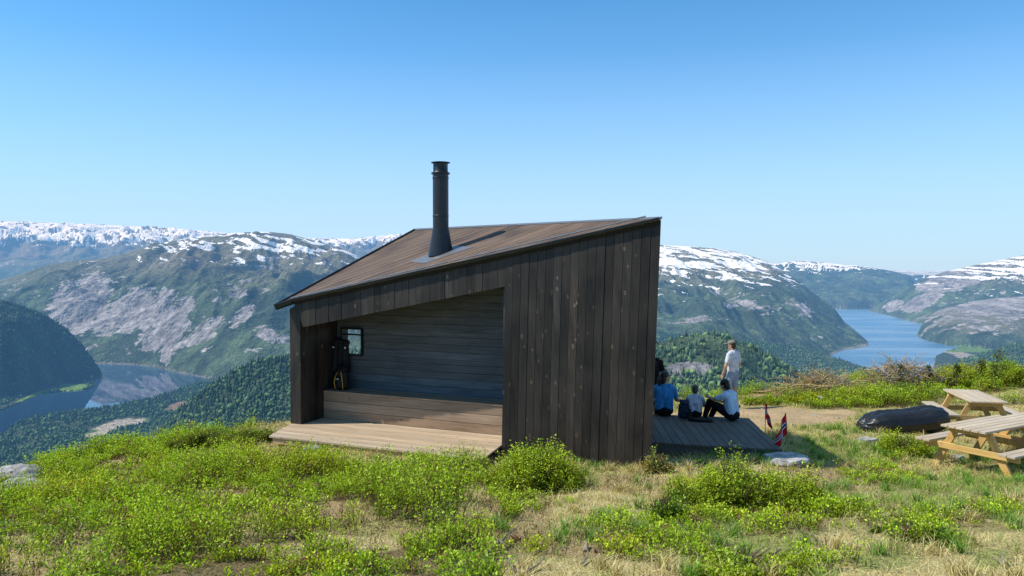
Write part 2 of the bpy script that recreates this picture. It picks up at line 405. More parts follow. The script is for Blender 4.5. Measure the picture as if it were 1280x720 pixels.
def terrain(xp, d):
    """height of the far land at column xp and depth d, and the index of the ridge it belongs to"""
    X = (xp - 640) / F * d; Y = d
    big = fbm(X / 620, Y / 620, 3, 5); mid = fbm(X / 170, Y / 170, 11, 4)
    rid = 1 - np.abs(fbm(X / 420 + 5, Y / 900, 23, 4)) * 2
    gul = 1 - 2.4 * np.abs(fbm(X / 140 + .5 * big, Y / 700, 29, 4))
    Z = np.full(X.shape, -448.0); W = np.full(X.shape, -1)
    for i, k in enumerate(ORDER):
        q = ZROW[k]; Ld = LAYERS[k]; z0 = Ld['z0']
        yc = np.interp(xp, q['x'], q['y']); dc = np.interp(xp, q['x'], q['dc']); db = np.interp(xp, q['x'], q['db'])
        v = (360 - yc) / F; hc = (-SP + v * CP) / (CP + v * SP) * dc
        outside = (xp < q['x'][0]) | (xp > q['x'][-1])
        hc = np.where(outside, -900, hc)
        t = np.clip((d - db) / np.maximum(dc - db, 1), 0, 1)
        h = z0 + (hc - z0) * t ** Ld['p']
        env = t * (1 - t) * 4
        rel = np.clip(hc - z0, 0, 700) / 600
        s = {'nearridge': 0.35, 'knoll': 0.8, 'plateau': 1.3}.get(k, 1.0)
        h = h + env * rel * s * (80 * big + 30 * mid + 72 * (rid - 0.5) + 40 * gul) + np.clip(hc - z0, 0, 400) / 400 * (3.5 * mid + 4 * big) * sst(0.02, 0.2, t)
        h = np.where(d < db, z0 - (db - d) * 0.35, h)
        h = np.where(d > dc, hc - (d - dc) * Ld['back'], h)
        W = np.where(h > Z, i, W); Z = np.maximum(Z, h)
    ds = LAKE * -1 * F / (np.interp(xp, SHORE[:, 0], SHORE[:, 1]) - 330)
    fl = np.where(d < ds + 40 * big + 12 * mid, -426.5 + 2.5 * mid, -470)
    W = np.where(fl > Z, 90, W); Z = np.maximum(Z, fl)
    dn_ = 428 * F / (np.interp(xp, [-300, 0, 45, 75, 108, 114, 118], [570, 512, 494, 489.5, 487.5, 484, 470]) - 330)
    pt = np.where((d > dn_ + 14 * mid) & (d < dn_ + 420) & (xp < 116), -426.5 + 2 * mid, -470)
    W = np.where(pt > Z, 90, W); Z = np.maximum(Z, pt)
    hill = -15.0 - 0.8 * np.maximum(d - 30, 0) + 4 * mid * sst(60, 200, d)
    W = np.where(hill > Z, 91, W); Z = np.maximum(Z, hill)
    return X, Y, Z, W

def poly_mask(px, py, cx, cy, rx, ry, rot=0.0):
    c, s = math.cos(R(rot)), math.sin(R(rot)); dx, dy = px - cx, py - cy
    return 1 - np.sqrt(((dx * c + dy * s) / rx) ** 2 + ((-dx * s + dy * c) / ry) ** 2)

def land_colour(X, Y, Z, W, slope):
    px, py = project(X, Y, Z)
    n1 = fbm(X / 300, Y / 300, 41, 5); n2 = fbm(X / 60, Y / 60, 51, 4); n3 = fbm(X / 1100, Y / 1100, 61, 4)
    n4 = fbm((X + Y) / 16, (Z + .6 * Y) / 13, 57, 3)
    streak = fbm((X + 0.6 * Z) / 120 + .3 * n2, (Z - 0.35 * X + .25 * Y) / 30 + .5 * n4, 71, 6, .62)
    crack = 1 - np.abs(fbm((X - .9 * Z) / 34 + .8 * n2, (Z + .5 * X) / 150, 73, 4)) * 3.2
    forest = np.array((0.052, 0.078, 0.046)); heath = np.array((0.165, 0.16, 0.10)); rock = np.array((0.29, 0.28, 0.275)); snow = np.array((0.86, 0.88, 0.9))
    meadow = np.array((0.13, 0.22, 0.05)); sand = np.array((0.36, 0.32, 0.25))
    col = np.broadcast_to(forest, X.shape + (3,)).copy()
    col = mixc(col, (0.085, 0.125, 0.06), sst(-0.2, 0.4, n1 + .4 * n2) * 0.8)
    col *= (1 + 0.5 * n2)[..., None]
    rk = np.full(X.shape, -1.0); sn = np.full(X.shape, -1.0); ht = np.full(X.shape, -1.0)
    def m(k): return W == ORDER.index(k)
    # alpine heath above the tree line, rock ribs, snow
    for k, tl, th, bare in (('leftmountain', -160, 40, 0.10), ('snowmountain', -190, 0, 0.10), ('plateau', -100, 150, 0.1), ('headwall', -60, 100, 0.15), ('rightmountain', -190, -30, 0.34), ('knoll', -390, -340, 0.75)):
        mk = m(k); z = Z + 90 * n1 + 40 * n2
        ht = np.where(mk, sst(tl, th, z), ht)
        rk = np.where(mk, bare * sst(tl - 60, th + 100, z) + 0.50 * streak + 0.30 * n1 + .22 * n4 - 0.26, rk)
    for e in [(88, 382, 30, 26, -50), (116, 374, 24, 34, 10), (168, 388, 36, 26, -20), (213, 410, 24, 34, 10), (206, 372, 14, 12, 0), (256, 412, 26, 9, -30), (95, 404, 22, 14, 0), (130, 405, 20, 14, 0), (190, 425, 18, 16, 0), (232, 383, 14, 10, -40), (296, 366, 12, 8, -20), (303, 395, 20, 8, -45), (332, 417, 14, 8, 20), (350, 424, 16, 7, 10), (250, 424, 20, 6, -20), (207, 443, 7, 14, 0)]:
        mk = m('leftmountain')
        v = poly_mask(px, py, *e) * 1.5 + 0.55 * streak + .4 * n4 + 0.16 - .55 * sst(.55, .95, crack)
        rk = np.where(mk, np.maximum(rk, np.minimum(v, 1)), rk)
    for e in [(1153, 377, 26, 8, -22), (1117, 382, 12, 6, -20), (1190, 352, 40, 12, -12)]:
        rk = np.where(m('rightmountain'), np.maximum(rk, poly_mask(px, py, *e) * 1.5 + 0.5 * streak + 0.2), rk)
    for e in [(935, 382, 40, 10, 10), (870, 400, 20, 5, 0), (1000, 385, 24, 8, 30)]:
        rk = np.where(m('snowmountain'), np.maximum(rk, poly_mask(px, py, *e) * 0.7 + 0.6 * streak - 0.22), rk)
    rk = np.where(m('spur'), 0.75 * streak + 0.5 * n1 - 0.42, rk)
    rk = np.where(m('nearridge'), np.maximum(0.6 * streak + 0.6 * n1 - 0.55, poly_mask(px, py, 862, 461, 34, 9) * 1.5 + n2 * 0.7), rk)
    sw = fbm((X - 0.4 * Z + .15 * Y) / 100, (Z + 0.33 * X) / 21 + Y / 190 + .35 * n2, 81, 5, .6) * 1.25 + .10 * n4
    # long drifts lie across the slope
    Zs_ = np.where((px > 900) & m('plateau'), Z + 480, Z)
    for k, a, b, c, lim in (('plateau', 230, 400, 0.28, 0), ('headwall', -120, -30, 0.30, 0), ('leftmountain', 0, 170, -0.07, 0), ('snowmountain', -160, 20, 0.20, 0), ('rightmountain', -230, -50, 0.04, 0)):
        sn = np.where(m(k), np.where(Zs_ + 50 * n1 > a, sw * 1.15 + c * sst(a, b, Zs_ + 60 * n1) - 0.40 * (1 - sst(a, b, Zs_ + 60 * n1)) - 0.05, -1), sn)
    sn = np.where(m('headwall') & (slope > 0.55), -1, sn)
    col = mixc(col, heath, np.clip(ht, 0, 1) * 0.85)
    col = mixc(col, (0.15, 0.12, 0.09), np.clip(ht, 0, 1) * sst(0.1, 0.5, n3) * 0.4)
    rc = rock * (1.05 + 0.5 * streak + 0.3 * n4 - .45 * sst(.4, .95, crack))[..., None]
    rc = mixc(rc, (0.21, 0.205, 0.20), sst(0, 0.6, n1) * 0.6)
    rockc = rc; rk0 = rk.copy()
    # valley floor: shore, meadows, gravel works
    fl = W == 90
    col = np.where(fl[..., None], mixc(np.broadcast_to(forest, col.shape), meadow * 0.6, sst(0.15, 0.3, n1)), col)
    for (c3, es) in ((meadow * 1.1, [(92, 483.5, 22, 4.2, -6), (52, 491, 40, 2.6, -20)]), (sand, [(142, 531, 34, 6, -14), (122, 542, 18, 4, -10), (168, 527, 20, 4, -8)]), (np.array((0.22, 0.15, 0.10)), [(220, 508, 16, 4, -20)]), (sand * 0.9, [(1190, 440, 20, 3.5, 8), (1205, 444, 16, 4, 5)]), (meadow, [(1215, 437, 30, 4, 0), (1180, 437, 10, 1.5, 10)])):
        for e in es:
            col = mixc(col, c3, sst(0, 0.15, poly_mask(px, py, *e) + n2 * 0.5) * (fl | m('rightslope') | m('nearridge') | m('knoll')))
    lh = m('lefthill')
    col = mixc(col, meadow * 0.85, sst(0, 0.2, poly_mask(px, py, 92, 483.5, 20, 4.5, -6) + 0.3 * n2) * lh)
    col = mixc(col, (0.10, 0.15, 0.06), sst(0, 0.2, poly_mask(px, py, 40, 494, 46, 3, -22) + 0.3 * n2) * lh)
    col = mixc(col, sand, sst(0, 0.2, poly_mask(px, py, 1270, 421, 18, 3, -15) + n2) * m('rightslope'))
    wet = (Z < -425) & (Z > -432) & (W != 90)
    col = mixc(col, (0.24, 0.22, 0.19), wet * 0.8)
    col = np.where((W == 91)[..., None], np.array((0.05, 0.075, 0.03)), col)
    off = (W == 90) | (W == 91)
    return np.clip(col, 0.004, 0.92), np.where(off, -1, rk), np.where(off, -1, sn), np.clip(rockc, .02, .8)

NU = 1250
us = np.linspace(-0.98, 0.98, NU)
ds = np.concatenate([np.geomspace(31, 600, 50, endpoint=False), np.geomspace(600, 1900, 190, endpoint=False), np.geomspace(1900, 7600, 640, endpoint=False), np.geomspace(7600, 17000, 170)])
ND = len(ds)
UU, DD = np.meshgrid(us, ds)
XP = 640 + UU * F
X, Y, Z, W = terrain(XP, DD)
gx = np.gradient(Z, axis=1) / np.maximum(np.gradient(X, axis=1), 1e-6); gy = np.gradient(Z, axis=0) / np.gradient(DD, axis=0)
slope = 1 - 1 / np.sqrt(1 + gx ** 2 + gy ** 2)
COL, RK, SN, RCOL = land_colour(X, Y, Z, W, np.sqrt(gx ** 2 + gy ** 2))
V = np.stack([X, Y, Z], -1).reshape(-1, 3)
idx = np.arange(ND * NU).reshape(ND, NU)
Fc = np.stack([idx[:-1, :-1], idx[:-1, 1:], idx[1:, 1:], idx[1:, :-1]], -1).reshape(-1, 4)
m_land, nt = new_mat('valley_land')
a = N(nt, 'ShaderNodeAttribute', attribute_name='Col')
g = N(nt, 'ShaderNodeNewGeometry')
nz = N(nt, 'ShaderNodeTexNoise', Scale=0.07, Detail=4.0, Roughness=0.65); L(nt, g.outputs['Position'], nz.inputs['Vector'])
vz = N(nt, 'ShaderNodeTexVoronoi', Scale=0.11); L(nt, g.outputs['Position'], vz.inputs['Vector'])
fv = ramp(nt, nz.outputs[0], [(0.3, 0.5), (0.7, 1.45)])
c = mixcol(nt, 1.0, a.outputs['Color'], fv, 'MULTIPLY')
mp = N(nt, 'ShaderNodeMapping'); mp.inputs['Scale'].default_value = (0.7, 0.5, 2.2); mp.inputs['Rotation'].default_value = (0, 0.35, 0); L(nt, g.outputs['Position'], mp.inputs['Vector'])
n_f = N(nt, 'ShaderNodeTexNoise', Scale=0.03, Detail=7.0, Roughness=0.68); L(nt, mp.outputs[0], n_f.inputs['Vector'])
jit_ = math_n(nt, 'SUBTRACT', n_f.outputs[0], 0.5)
at_r = N(nt, 'ShaderNodeAttribute', attribute_name='rk'); at_s = N(nt, 'ShaderNodeAttribute', attribute_name='sn'); at_c = N(nt, 'ShaderNodeAttribute', attribute_name='RCol')
rkf = ramp(nt, math_n(nt, 'ADD', at_r.outputs['Fac'], math_n(nt, 'MULTIPLY', jit_, 1.1)), [(0.03, 0.0), (0.14, 1.0)])
mpc = N(nt, 'ShaderNodeMapping'); mpc.inputs['Scale'].default_value = (1.0, 0.35, 0.45); mpc.inputs['Rotation'].default_value = (0, -0.7, 0); L(nt, g.outputs['Position'], mpc.inputs['Vector'])
n_c = N(nt, 'ShaderNodeTexNoise', Scale=0.018, Detail=6.0, Roughness=0.6, Distortion=0.8); L(nt, mpc.outputs[0], n_c.inputs['Vector'])
crk = ramp(nt, math_n(nt, 'ABSOLUTE', math_n(nt, 'SUBTRACT', n_c.outputs[0], 0.5)), [(0.0, 0.5), (0.035, 0.92), (0.2, 1.18)])
rc_ = mixcol(nt, 1.0, mixcol(nt, 1.0, at_c.outputs['Color'], crk, 'MULTIPLY'), ramp(nt, n_f.outputs[0], [(0.3, 0.7), (0.7, 1.3)]), 'MULTIPLY')
c = mixcol(nt, rkf, c, rc_)
snf = ramp(nt, math_n(nt, 'ADD', at_s.outputs['Fac'], math_n(nt, 'MULTIPLY', jit_, 1.15)), [(0.0, 0.0), (0.035, 1.0)])
c = mixcol(nt, snf, c, (0.88, 0.90, 0.92))
n_b = N(nt, 'ShaderNodeTexNoise', Scale=0.011, Detail=5.0, Roughness=0.6); L(nt, g.outputs['Position'], n_b.inputs['Vector'])
hgt = math_n(nt, 'ADD', math_n(nt, 'MULTIPLY', nz.outputs[0], 12.0), math_n(nt, 'ADD', math_n(nt, 'MULTIPLY', vz.outputs['Distance'], -5.0), math_n(nt, 'MULTIPLY', n_b.outputs[0], 60.0)))
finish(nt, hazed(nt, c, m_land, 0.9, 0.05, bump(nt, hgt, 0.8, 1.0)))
me = np_mesh('valley', V, Fc, 4, COL.reshape(-1, 3))
for nm_, ar in (('rk', RK), ('sn', SN)):
    at_ = me.attributes.new(nm_, 'FLOAT', 'POINT'); at_.data.foreach_set('value', np.ascontiguousarray(ar, np.float32).ravel())
at_ = me.attributes.new('RCol', 'FLOAT_COLOR', 'POINT'); c4 = np.ones((len(V), 4), np.float32); c4[:, :3] = RCOL.reshape(-1, 3); at_.data.foreach_set('color', c4.ravel())
tag(link('mountain_terrain', me, m_land, smooth=True), kind='structure', label='snow streaked mountains and forested valley sides around the two lakes')

# lakes
m_water, nt = new_mat('lake_water')
g = N(nt, 'ShaderNodeNewGeometry')
mp = N(nt, 'ShaderNodeMapping'); mp.inputs['Scale'].default_value = (0.02, 0.004, 1); L(nt, g.outputs['Position'], mp.inputs['Vector'])
nz = N(nt, 'ShaderNodeTexNoise', Scale=0.12, Detail=4.0); L(nt, mp.outputs[0], nz.inputs['Vector'])
rg = ramp(nt, nz.outputs[0], [(0.42, 0.02), (0.62, 0.12)])
wn2 = N(nt, 'ShaderNodeTexNoise', Scale=0.05, Detail=3.0); L(nt, g.outputs['Position'], wn2.inputs['Vector'])
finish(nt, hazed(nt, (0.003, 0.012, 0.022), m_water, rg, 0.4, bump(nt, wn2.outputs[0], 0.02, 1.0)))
m_fjord, nt = new_mat('fjord_water')
g = N(nt, 'ShaderNodeNewGeometry')
mp = N(nt, 'ShaderNodeMapping'); mp.inputs['Scale'].default_value = (0.0011, 0.0045, 1); L(nt, g.outputs['Position'], mp.inputs['Vector'])
nz = N(nt, 'ShaderNodeTexNoise', Scale=1.0, Detail=3.0); L(nt, mp.outputs[0], nz.inputs['Vector'])
wn2 = N(nt, 'ShaderNodeTexNoise', Scale=0.25, Detail=5.0); L(nt, g.outputs['Position'], wn2.inputs['Vector'])
finish(nt, hazed(nt, mixcol(nt, ramp(nt, nz.outputs[0], [(0.4, 0.0), (0.6, 1.0)]), (0.05, 0.12, 0.19), (0.17, 0.27, 0.36)), m_fjord, ramp(nt, nz.outputs[0], [(0.38, 0.22), (0.62, 0.45)]), 0.35, bump(nt, wn2.outputs[0], 0.5, 3.0)))  # pale streaks of reflected sky painted into the water colour
def lake(name, x0, x1, d0, d1, lab):
    uu = [(x0 - 640) / F, (x1 - 640) / F]
    mb = bpy.data.meshes.new(name)
    mb.from_pydata([(uu[0] * d0, d0, LAKE), (uu[1] * d0, d0, LAKE), (uu[1] * d1, d1, LAKE), (uu[0] * d1, d1, LAKE)], [], [(0, 1, 2, 3)]); mb.update()
    tag(link(name, mb, m_water if x0 < 0 else m_fjord), kind='structure', label=lab)
lake('lake_water', -700, 450, 1200, 3900, 'calm dark lake mirroring the rock face below the left mountain')
lake('fjord_water', 960, 1330, 2300, 8000, 'long blue lake winding between the mountains on the right')

# woods on the nearer slopes: one mass of conifers and birches
def forest_mesh():
    pts = []
    for (x0, x1, d0, d1, area, ok) in ((140, 1100, 640, 1480, 26, ('nearridge',)), (-60, 470, 1500, 2750, 34, (90,)), (-120, 135, 2200, 3000, 48, ('lefthill',)), (820, 1110, 2600, 3350, 55, ('spur', 90)), (1180, 1300, 1700, 2800, 60, ('rightslope',))):
        du = (x1 - x0) / F
        n = int(du * (d1 ** 2 - d0 ** 2) / 2 / area)
        xp = RNG.uniform(x0, x1, n); dd = np.sqrt(RNG.uniform(d0 ** 2, d1 ** 2, n))
        X, Y, Z, W = terrain(xp, dd)
        k = np.zeros(n, bool)
        for q in ok: k |= (W == (q if isinstance(q, int) else ORDER.index(q)))
        k &= Z > LAKE + 1.5
        px, py = project(X, Y, Z)
        bare = np.zeros(n)
        for e in [(142, 531, 36, 7, -14), (122, 542, 20, 5, -10), (168, 527, 22, 5, -8), (220, 508, 17, 5, -20), (862, 461, 32, 8, 0), (92, 483.5, 21, 5, -6), (40, 494, 46, 3, -22)]:
            bare = np.maximum(bare, poly_mask(px, py, *e))
        k &= bare < 0.02
        thin = fbm(X / 150, Y / 150, 90, 4) + 0.55 * fbm(X / 40, Y / 40, 95, 2)
        k &= RNG.random(n) < np.clip(1.15 - sst(0.15, 0.55, thin) * 1.0, 0, 1)
        pts.append(np.stack([X[k], Y[k], Z[k]], -1))
    P = np.concatenate(pts); n = len(P)
    H = RNG.uniform(4, 10, n) * (1 + 0.8 * RNG.random(n) ** 3); S = 6
    Rd = H * RNG.uniform(0.17, 0.27, n)
    dec = RNG.random(n) < 0.35 + 0.4 * fbm(P[:, 0] / 200, P[:, 1] / 200, 99, 3)
    H = np.where(dec, H * 0.7, H); Rd = np.where(dec, Rd * 1.6, Rd)
    th = np.arange(S) / S * 2 * np.pi
    prof = np.array([[0.55, 0.10], [1.0, 0.22], [0.48, 0.55], [0.02, 1.0]]); profd = np.array([[0.5, 0.15], [1.0, 0.45], [0.75, 0.8], [0.12, 1.0]])
    pr = np.where(dec[:, None, None], profd[None], prof[None])          # n,4,2
    jit = RNG.uniform(0.7, 1.3, (n, 4, S)); rot = RNG.uniform(0, 6.28, n)
    r = pr[:, :, 0, None] * Rd[:, None, None] * jit
    ang = th[None, None] + rot[:, None, None]
    V = np.stack([P[:, 0, None, None] + r * np.cos(ang), P[:, 1, None, None] + r * np.sin(ang), np.broadcast_to((P[:, 2, None] + pr[:, :, 1] * H[:, None] - 0.3)[:, :, None], r.shape)], -1)
    base = (np.arange(n) * 4 * S)[:, None, None]
    i = np.arange(3)[:, None] * S; k = np.arange(S)[None]; k2 = (k + 1) % S
    q = np.stack([i + k, i + k2, i + S + k2, i + S + k], -1).reshape(1, -1, 4)
    Fq = (q + base).reshape(-1, 4)
    b = RNG.uniform(0.7, 2.0, n)
    right_ridge = sst(700, 800, P[:, 0] / P[:, 1] * F + 640) * (P[:, 1] < 1500)  # trees on the right near ridge tinted lighter and yellower
    c = np.where(dec[:, None], np.array((0.065, 0.115, 0.045)), np.array((0.040, 0.076, 0.042))) * b[:, None] * (1 + right_ridge[:, None] * np.array((.65, .42, .25)))
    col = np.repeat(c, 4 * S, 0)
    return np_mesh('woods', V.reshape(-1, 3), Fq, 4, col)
m_tree, nt = new_mat('far_forest')
a = N(nt, 'ShaderNodeAttribute', attribute_name='Col')
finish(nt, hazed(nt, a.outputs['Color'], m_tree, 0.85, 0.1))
tag(link('forest', forest_mesh(), m_tree), 'dark conifer and birch woods covering the lower valley slopes', 'forest', kind='stuff')

# ------------------------------------------------------------------ the hilltop
CTRL = np.array([(0, 0, -1.6), (-3, 5, -2.18), (3, 5, -2.15), (0, 8, -2.58), (-6, 8, -2.75), (6, 8, -2.55), (-4.6, 13.4, -3.17), (-0.4, 11.8, -3.13), (2.0, 11.7, -3.12), (-8.0, 12.2, -3.5), (-7.6, 14.6, -3.62), (-6.6, 16, -3.6), (-4.6, 17, -3.5), (0, 17, -3.45), (3.5, 15.8, -3.5), (4.7, 14.6, -3.28), (4.6, 12.4, -3.15), (5.3, 11.3, -3.1), (7.2, 12.4, -3.33), (8.5, 13.2, -3.36), (7.4, 15.2, -3.38), (10, 16.6, -3.57), (5.5, 17.5, -3.55), (6, 20.5, -3.78), (10, 20.5, -3.66), (14, 20.5, -3.36), (12, 12, -3.2), (10, 6, -2.4), (-10, 6, -2.8), (18, 24, -3.35), (18, 14, -3.1), (-12, 12, -4.0), (0, -4, -1.2), (20, 0, -1.6), (-14, 2, -2.6)], float)
def _rb(r): return np.sqrt(r ** 2 + 4.0)
_d = np.sqrt((CTRL[:, None, 0] - CTRL[None, :, 0]) ** 2 + (CTRL[:, None, 1] - CTRL[None, :, 1]) ** 2)
_n = len(CTRL); _A = np.zeros((_n + 3, _n + 3)); _A[:_n, :_n] = _rb(_d) + np.eye(_n) * -0.05; _P = np.c_[np.ones(_n), CTRL[:, :2]]; _A[:_n, _n:] = _P; _A[_n:, :_n] = _P.T
_w = np.linalg.solve(_A, np.r_[CTRL[:, 2], 0, 0, 0])
CREST = np.array([(-40, 9), (-12, 11.5), (-8.5, 13.8), (-7, 15.8), (-5, 17.6), (-2, 19.5), (2, 21), (6, 22.5), (10, 23.5), (16, 25.5), (40, 27)], float)
def ground(X, Y):
    X = np.asarray(X, float); Y = np.asarray(Y, float)
    z = _w[_n] + _w[_n + 1] * X + _w[_n + 2] * Y
    for i in range(_n): z = z + _w[i] * _rb(np.sqrt((X - CTRL[i, 0]) ** 2 + (Y - CTRL[i, 1]) ** 2))
    o = np.maximum(Y - np.interp(X, CREST[:, 0], CREST[:, 1]), 0)
    z = z - 0.62 * o * o / (o + 1.2)
    return z + 0.045 * fbm(X / 1.3, Y / 1.3, 5, 3) + 0.012 * fbm(X / 0.25, Y / 0.25, 6, 2)
def gz(x, y): return float(ground(np.array([x]), np.array([y]))[0])
def gp(x, y):
    r = ray(x, y); lo, hi = 2.0, 40.0
    for t in np.linspace(3, 40, 371):
        if r.z * t < gz(r.x * t, t): hi = t; lo = t - 0.1; break
    for _ in range(18):
        m_ = (lo + hi) / 2
        if r.z * m_ < gz(r.x * m_, m_): hi = m_
        else: lo = m_
    return Vector((r.x * hi, hi, gz(r.x * hi, hi)))

# what grows where (a map of the hilltop, read off the view of its surface)
def inpoly(px, py, pl):
    ins = np.zeros(px.shape, bool); j = len(pl) - 1
    for i in range(len(pl)):
        (xi, yi), (xj, yj) = pl[i], pl[j]
        ins ^= ((yi > py) != (yj > py)) & (px < (xj - xi) * (py - yi) / (yj - yi + 1e-9) + xi); j = i
    return ins
SCRUB = [(-1500, 560), (0, 575), (110, 562), (230, 545), (330, 543), (420, 572), (600, 590), (640, 600), (650, 640), (620, 690), (560, 1200), (-1500, 1200)]
GAPS = [(290, 622, 55, 11), (220, 632, 26, 10), (420, 640, 60, 14), (330, 560, 60, 9), (380, 571, 50, 7), (255, 566, 40, 6), (570, 665, 60, 10), (470, 678, 30, 7), (140, 668, 20, 7), (300, 655, 36, 13), (190, 610, 22, 6), (600, 640, 30, 30), (30, 655, 30, 6), (520, 590, 25, 6), (90, 612, 22, 6), (620, 600, 20, 10), (22, 606, 44, 15), (450, 577, 60, 6)]
def zones(X, Y):
    Z = ground(X, Y); px, py = project(X, np.maximum(Y, 0.8), Z)
    n = fbm(X / 0.7, Y / 0.7, 31, 4); n2 = fbm(X / 2.2, Y / 2.2, 33, 3)
    jx = px + 40 * n; jy = py + 12 * n2
    sc_ = inpoly(jx, jy, SCRUB) * 1.0
    gap = np.full(X.shape, -1.0)
    for e in GAPS: gap = np.maximum(gap, poly_mask(px, py, *e))
    sc_ = sc_ * (1 - sst(-0.25, 0.25, gap + 0.55 * n))
    sc_ = sc_ * (1 - sst(0.22, 0.42, fbm(X / 1.1, Y / 1.1, 35, 3)) * 0.9)
    lowp = np.full(X.shape, -1.0)
    for e in [(690, 628, 90, 18), (925, 655, 140, 24), (860, 692, 110, 24), (1010, 640, 90, 18), (1150, 662, 120, 20), (1085, 603, 70, 12), (760, 662, 50, 12), (1120, 585, 60, 12), (1240, 640, 70, 14), (1030, 705, 60, 14), (890, 612, 60, 14), (640, 690, 40, 20)]: lowp = np.maximum(lowp, poly_mask(px, py, *e))
    sc_ = np.maximum(sc_, .42 * sst(.05, .45, lowp + .9 * n) * (px > 600))
    ridge = (px > 925) & (py < 506) & (Y > 15) | (Y > 19.5) & (X > 5)
    sc_ = np.where(ridge, sst(-0.25, 0.2, n2 + 0.2) * np.where((px > 965) & (px < 1190) & (py < 502), .35, 1.0), sc_)
    path = np.full(X.shape, -1.0)
    for e in [(1000, 523, 54, 10), (960, 515, 46, 8), (1046, 518, 24, 7), (935, 529, 36, 10), (880, 525, 80, 10)]: path = np.maximum(path, poly_mask(px, py, *e))
    path = sst(-0.1, 0.2, path + 0.35 * n) * (Y > 11.5)
    brown = np.zeros(X.shape)
    for e in [(1010, 590, 60, 18), (1050, 605, 50, 12), (640, 650, 60, 25), (790, 605, 60, 14), (860, 620, 60, 24), (980, 655, 60, 16), (750, 680, 90, 22), (350, 562, 90, 12), (290, 622, 60, 14), (420, 640, 60, 16), (560, 668, 80, 14)]: brown = np.maximum(brown, poly_mask(px, py, *e))
    brown = sst(-0.1, 0.4, brown + 0.5 * n)
    green = np.zeros(X.shape)
    for e in [(1090, 565, 110, 22), (800, 655, 60, 18), (870, 660, 70, 22), (1040, 625, 70, 14), (1180, 610, 120, 20), (1120, 640, 70, 16), (930, 690, 110, 26), (1100, 700, 50, 14), (1230, 640, 60, 10), (760, 645, 30, 14), (1240, 700, 30, 16)]: green = np.maximum(green, poly_mask(px, py, *e))
    green = sst(-0.15, 0.35, green + 0.6 * n + 0.05)
    hut = (np.abs(X - 0) < 60)
    return Z, px, py, sc_, path, brown, green, n, n2

xs = np.concatenate([np.linspace(-45, -12, 60, endpoint=False), np.linspace(-12, 18, 560, endpoint=False), np.linspace(18, 45, 50)])
ys = np.concatenate([np.linspace(-8, 3, 30, endpoint=False), np.linspace(3, 26, 430, endpoint=False), np.linspace(26, 40, 50)])
XX, YY = np.meshgrid(xs, ys)
Zg, px, py, sc_, path, brown, green, n, n2 = zones(XX, YY)
gc = np.broadcast_to(np.array((0.50, 0.41, 0.19)), XX.shape + (3,)).copy()
gc = mixc(gc, (0.22, 0.26, 0.07), green * 0.75)
gc = mixc(gc, (0.32, 0.21, 0.12), brown * 0.75)
gc = mixc(gc, (0.11, 0.08, 0.04), sc_ * 0.8)
gc = mixc(gc, (0.44, 0.32, 0.18), path)
gc *= (1 + 0.3 * n)[..., None]
idx = np.arange(XX.size).reshape(XX.shape)
Fg = np.stack([idx[:-1, :-1], idx[:-1, 1:], idx[1:, 1:], idx[1:, :-1]], -1).reshape(-1, 4)
me = np_mesh('ground', np.stack([XX, YY, Zg], -1).reshape(-1, 3), Fg, 4, np.clip(gc, 0.01, 0.6).reshape(-1, 3))
m_ground, nt = new_mat('hilltop_soil')
a = N(nt, 'ShaderNodeAttribute', attribute_name='Col'); g = N(nt, 'ShaderNodeNewGeometry')
nz = N(nt, 'ShaderNodeTexNoise', Scale=22.0, Detail=6.0, Roughness=0.7); L(nt, g.outputs['Position'], nz.inputs['Vector'])
vz = N(nt, 'ShaderNodeTexVoronoi', Scale=45.0); L(nt, g.outputs['Position'], vz.inputs['Vector'])
c = mixcol(nt, 1.0, a.outputs['Color'], ramp(nt, nz.outputs[0], [(0.3, 0.45), (0.7, 1.5)]), 'MULTIPLY')
finish(nt, principled(nt, c, 0.95, 0.1, 0, bump(nt, math_n(nt, 'ADD', nz.outputs[0], vz.outputs['Distance']), 0.8, 0.02)))
tag(link('ground', me, m_ground, smooth=True), kind='structure', label='sunlit hilltop of dry grass, scrub and bare path')

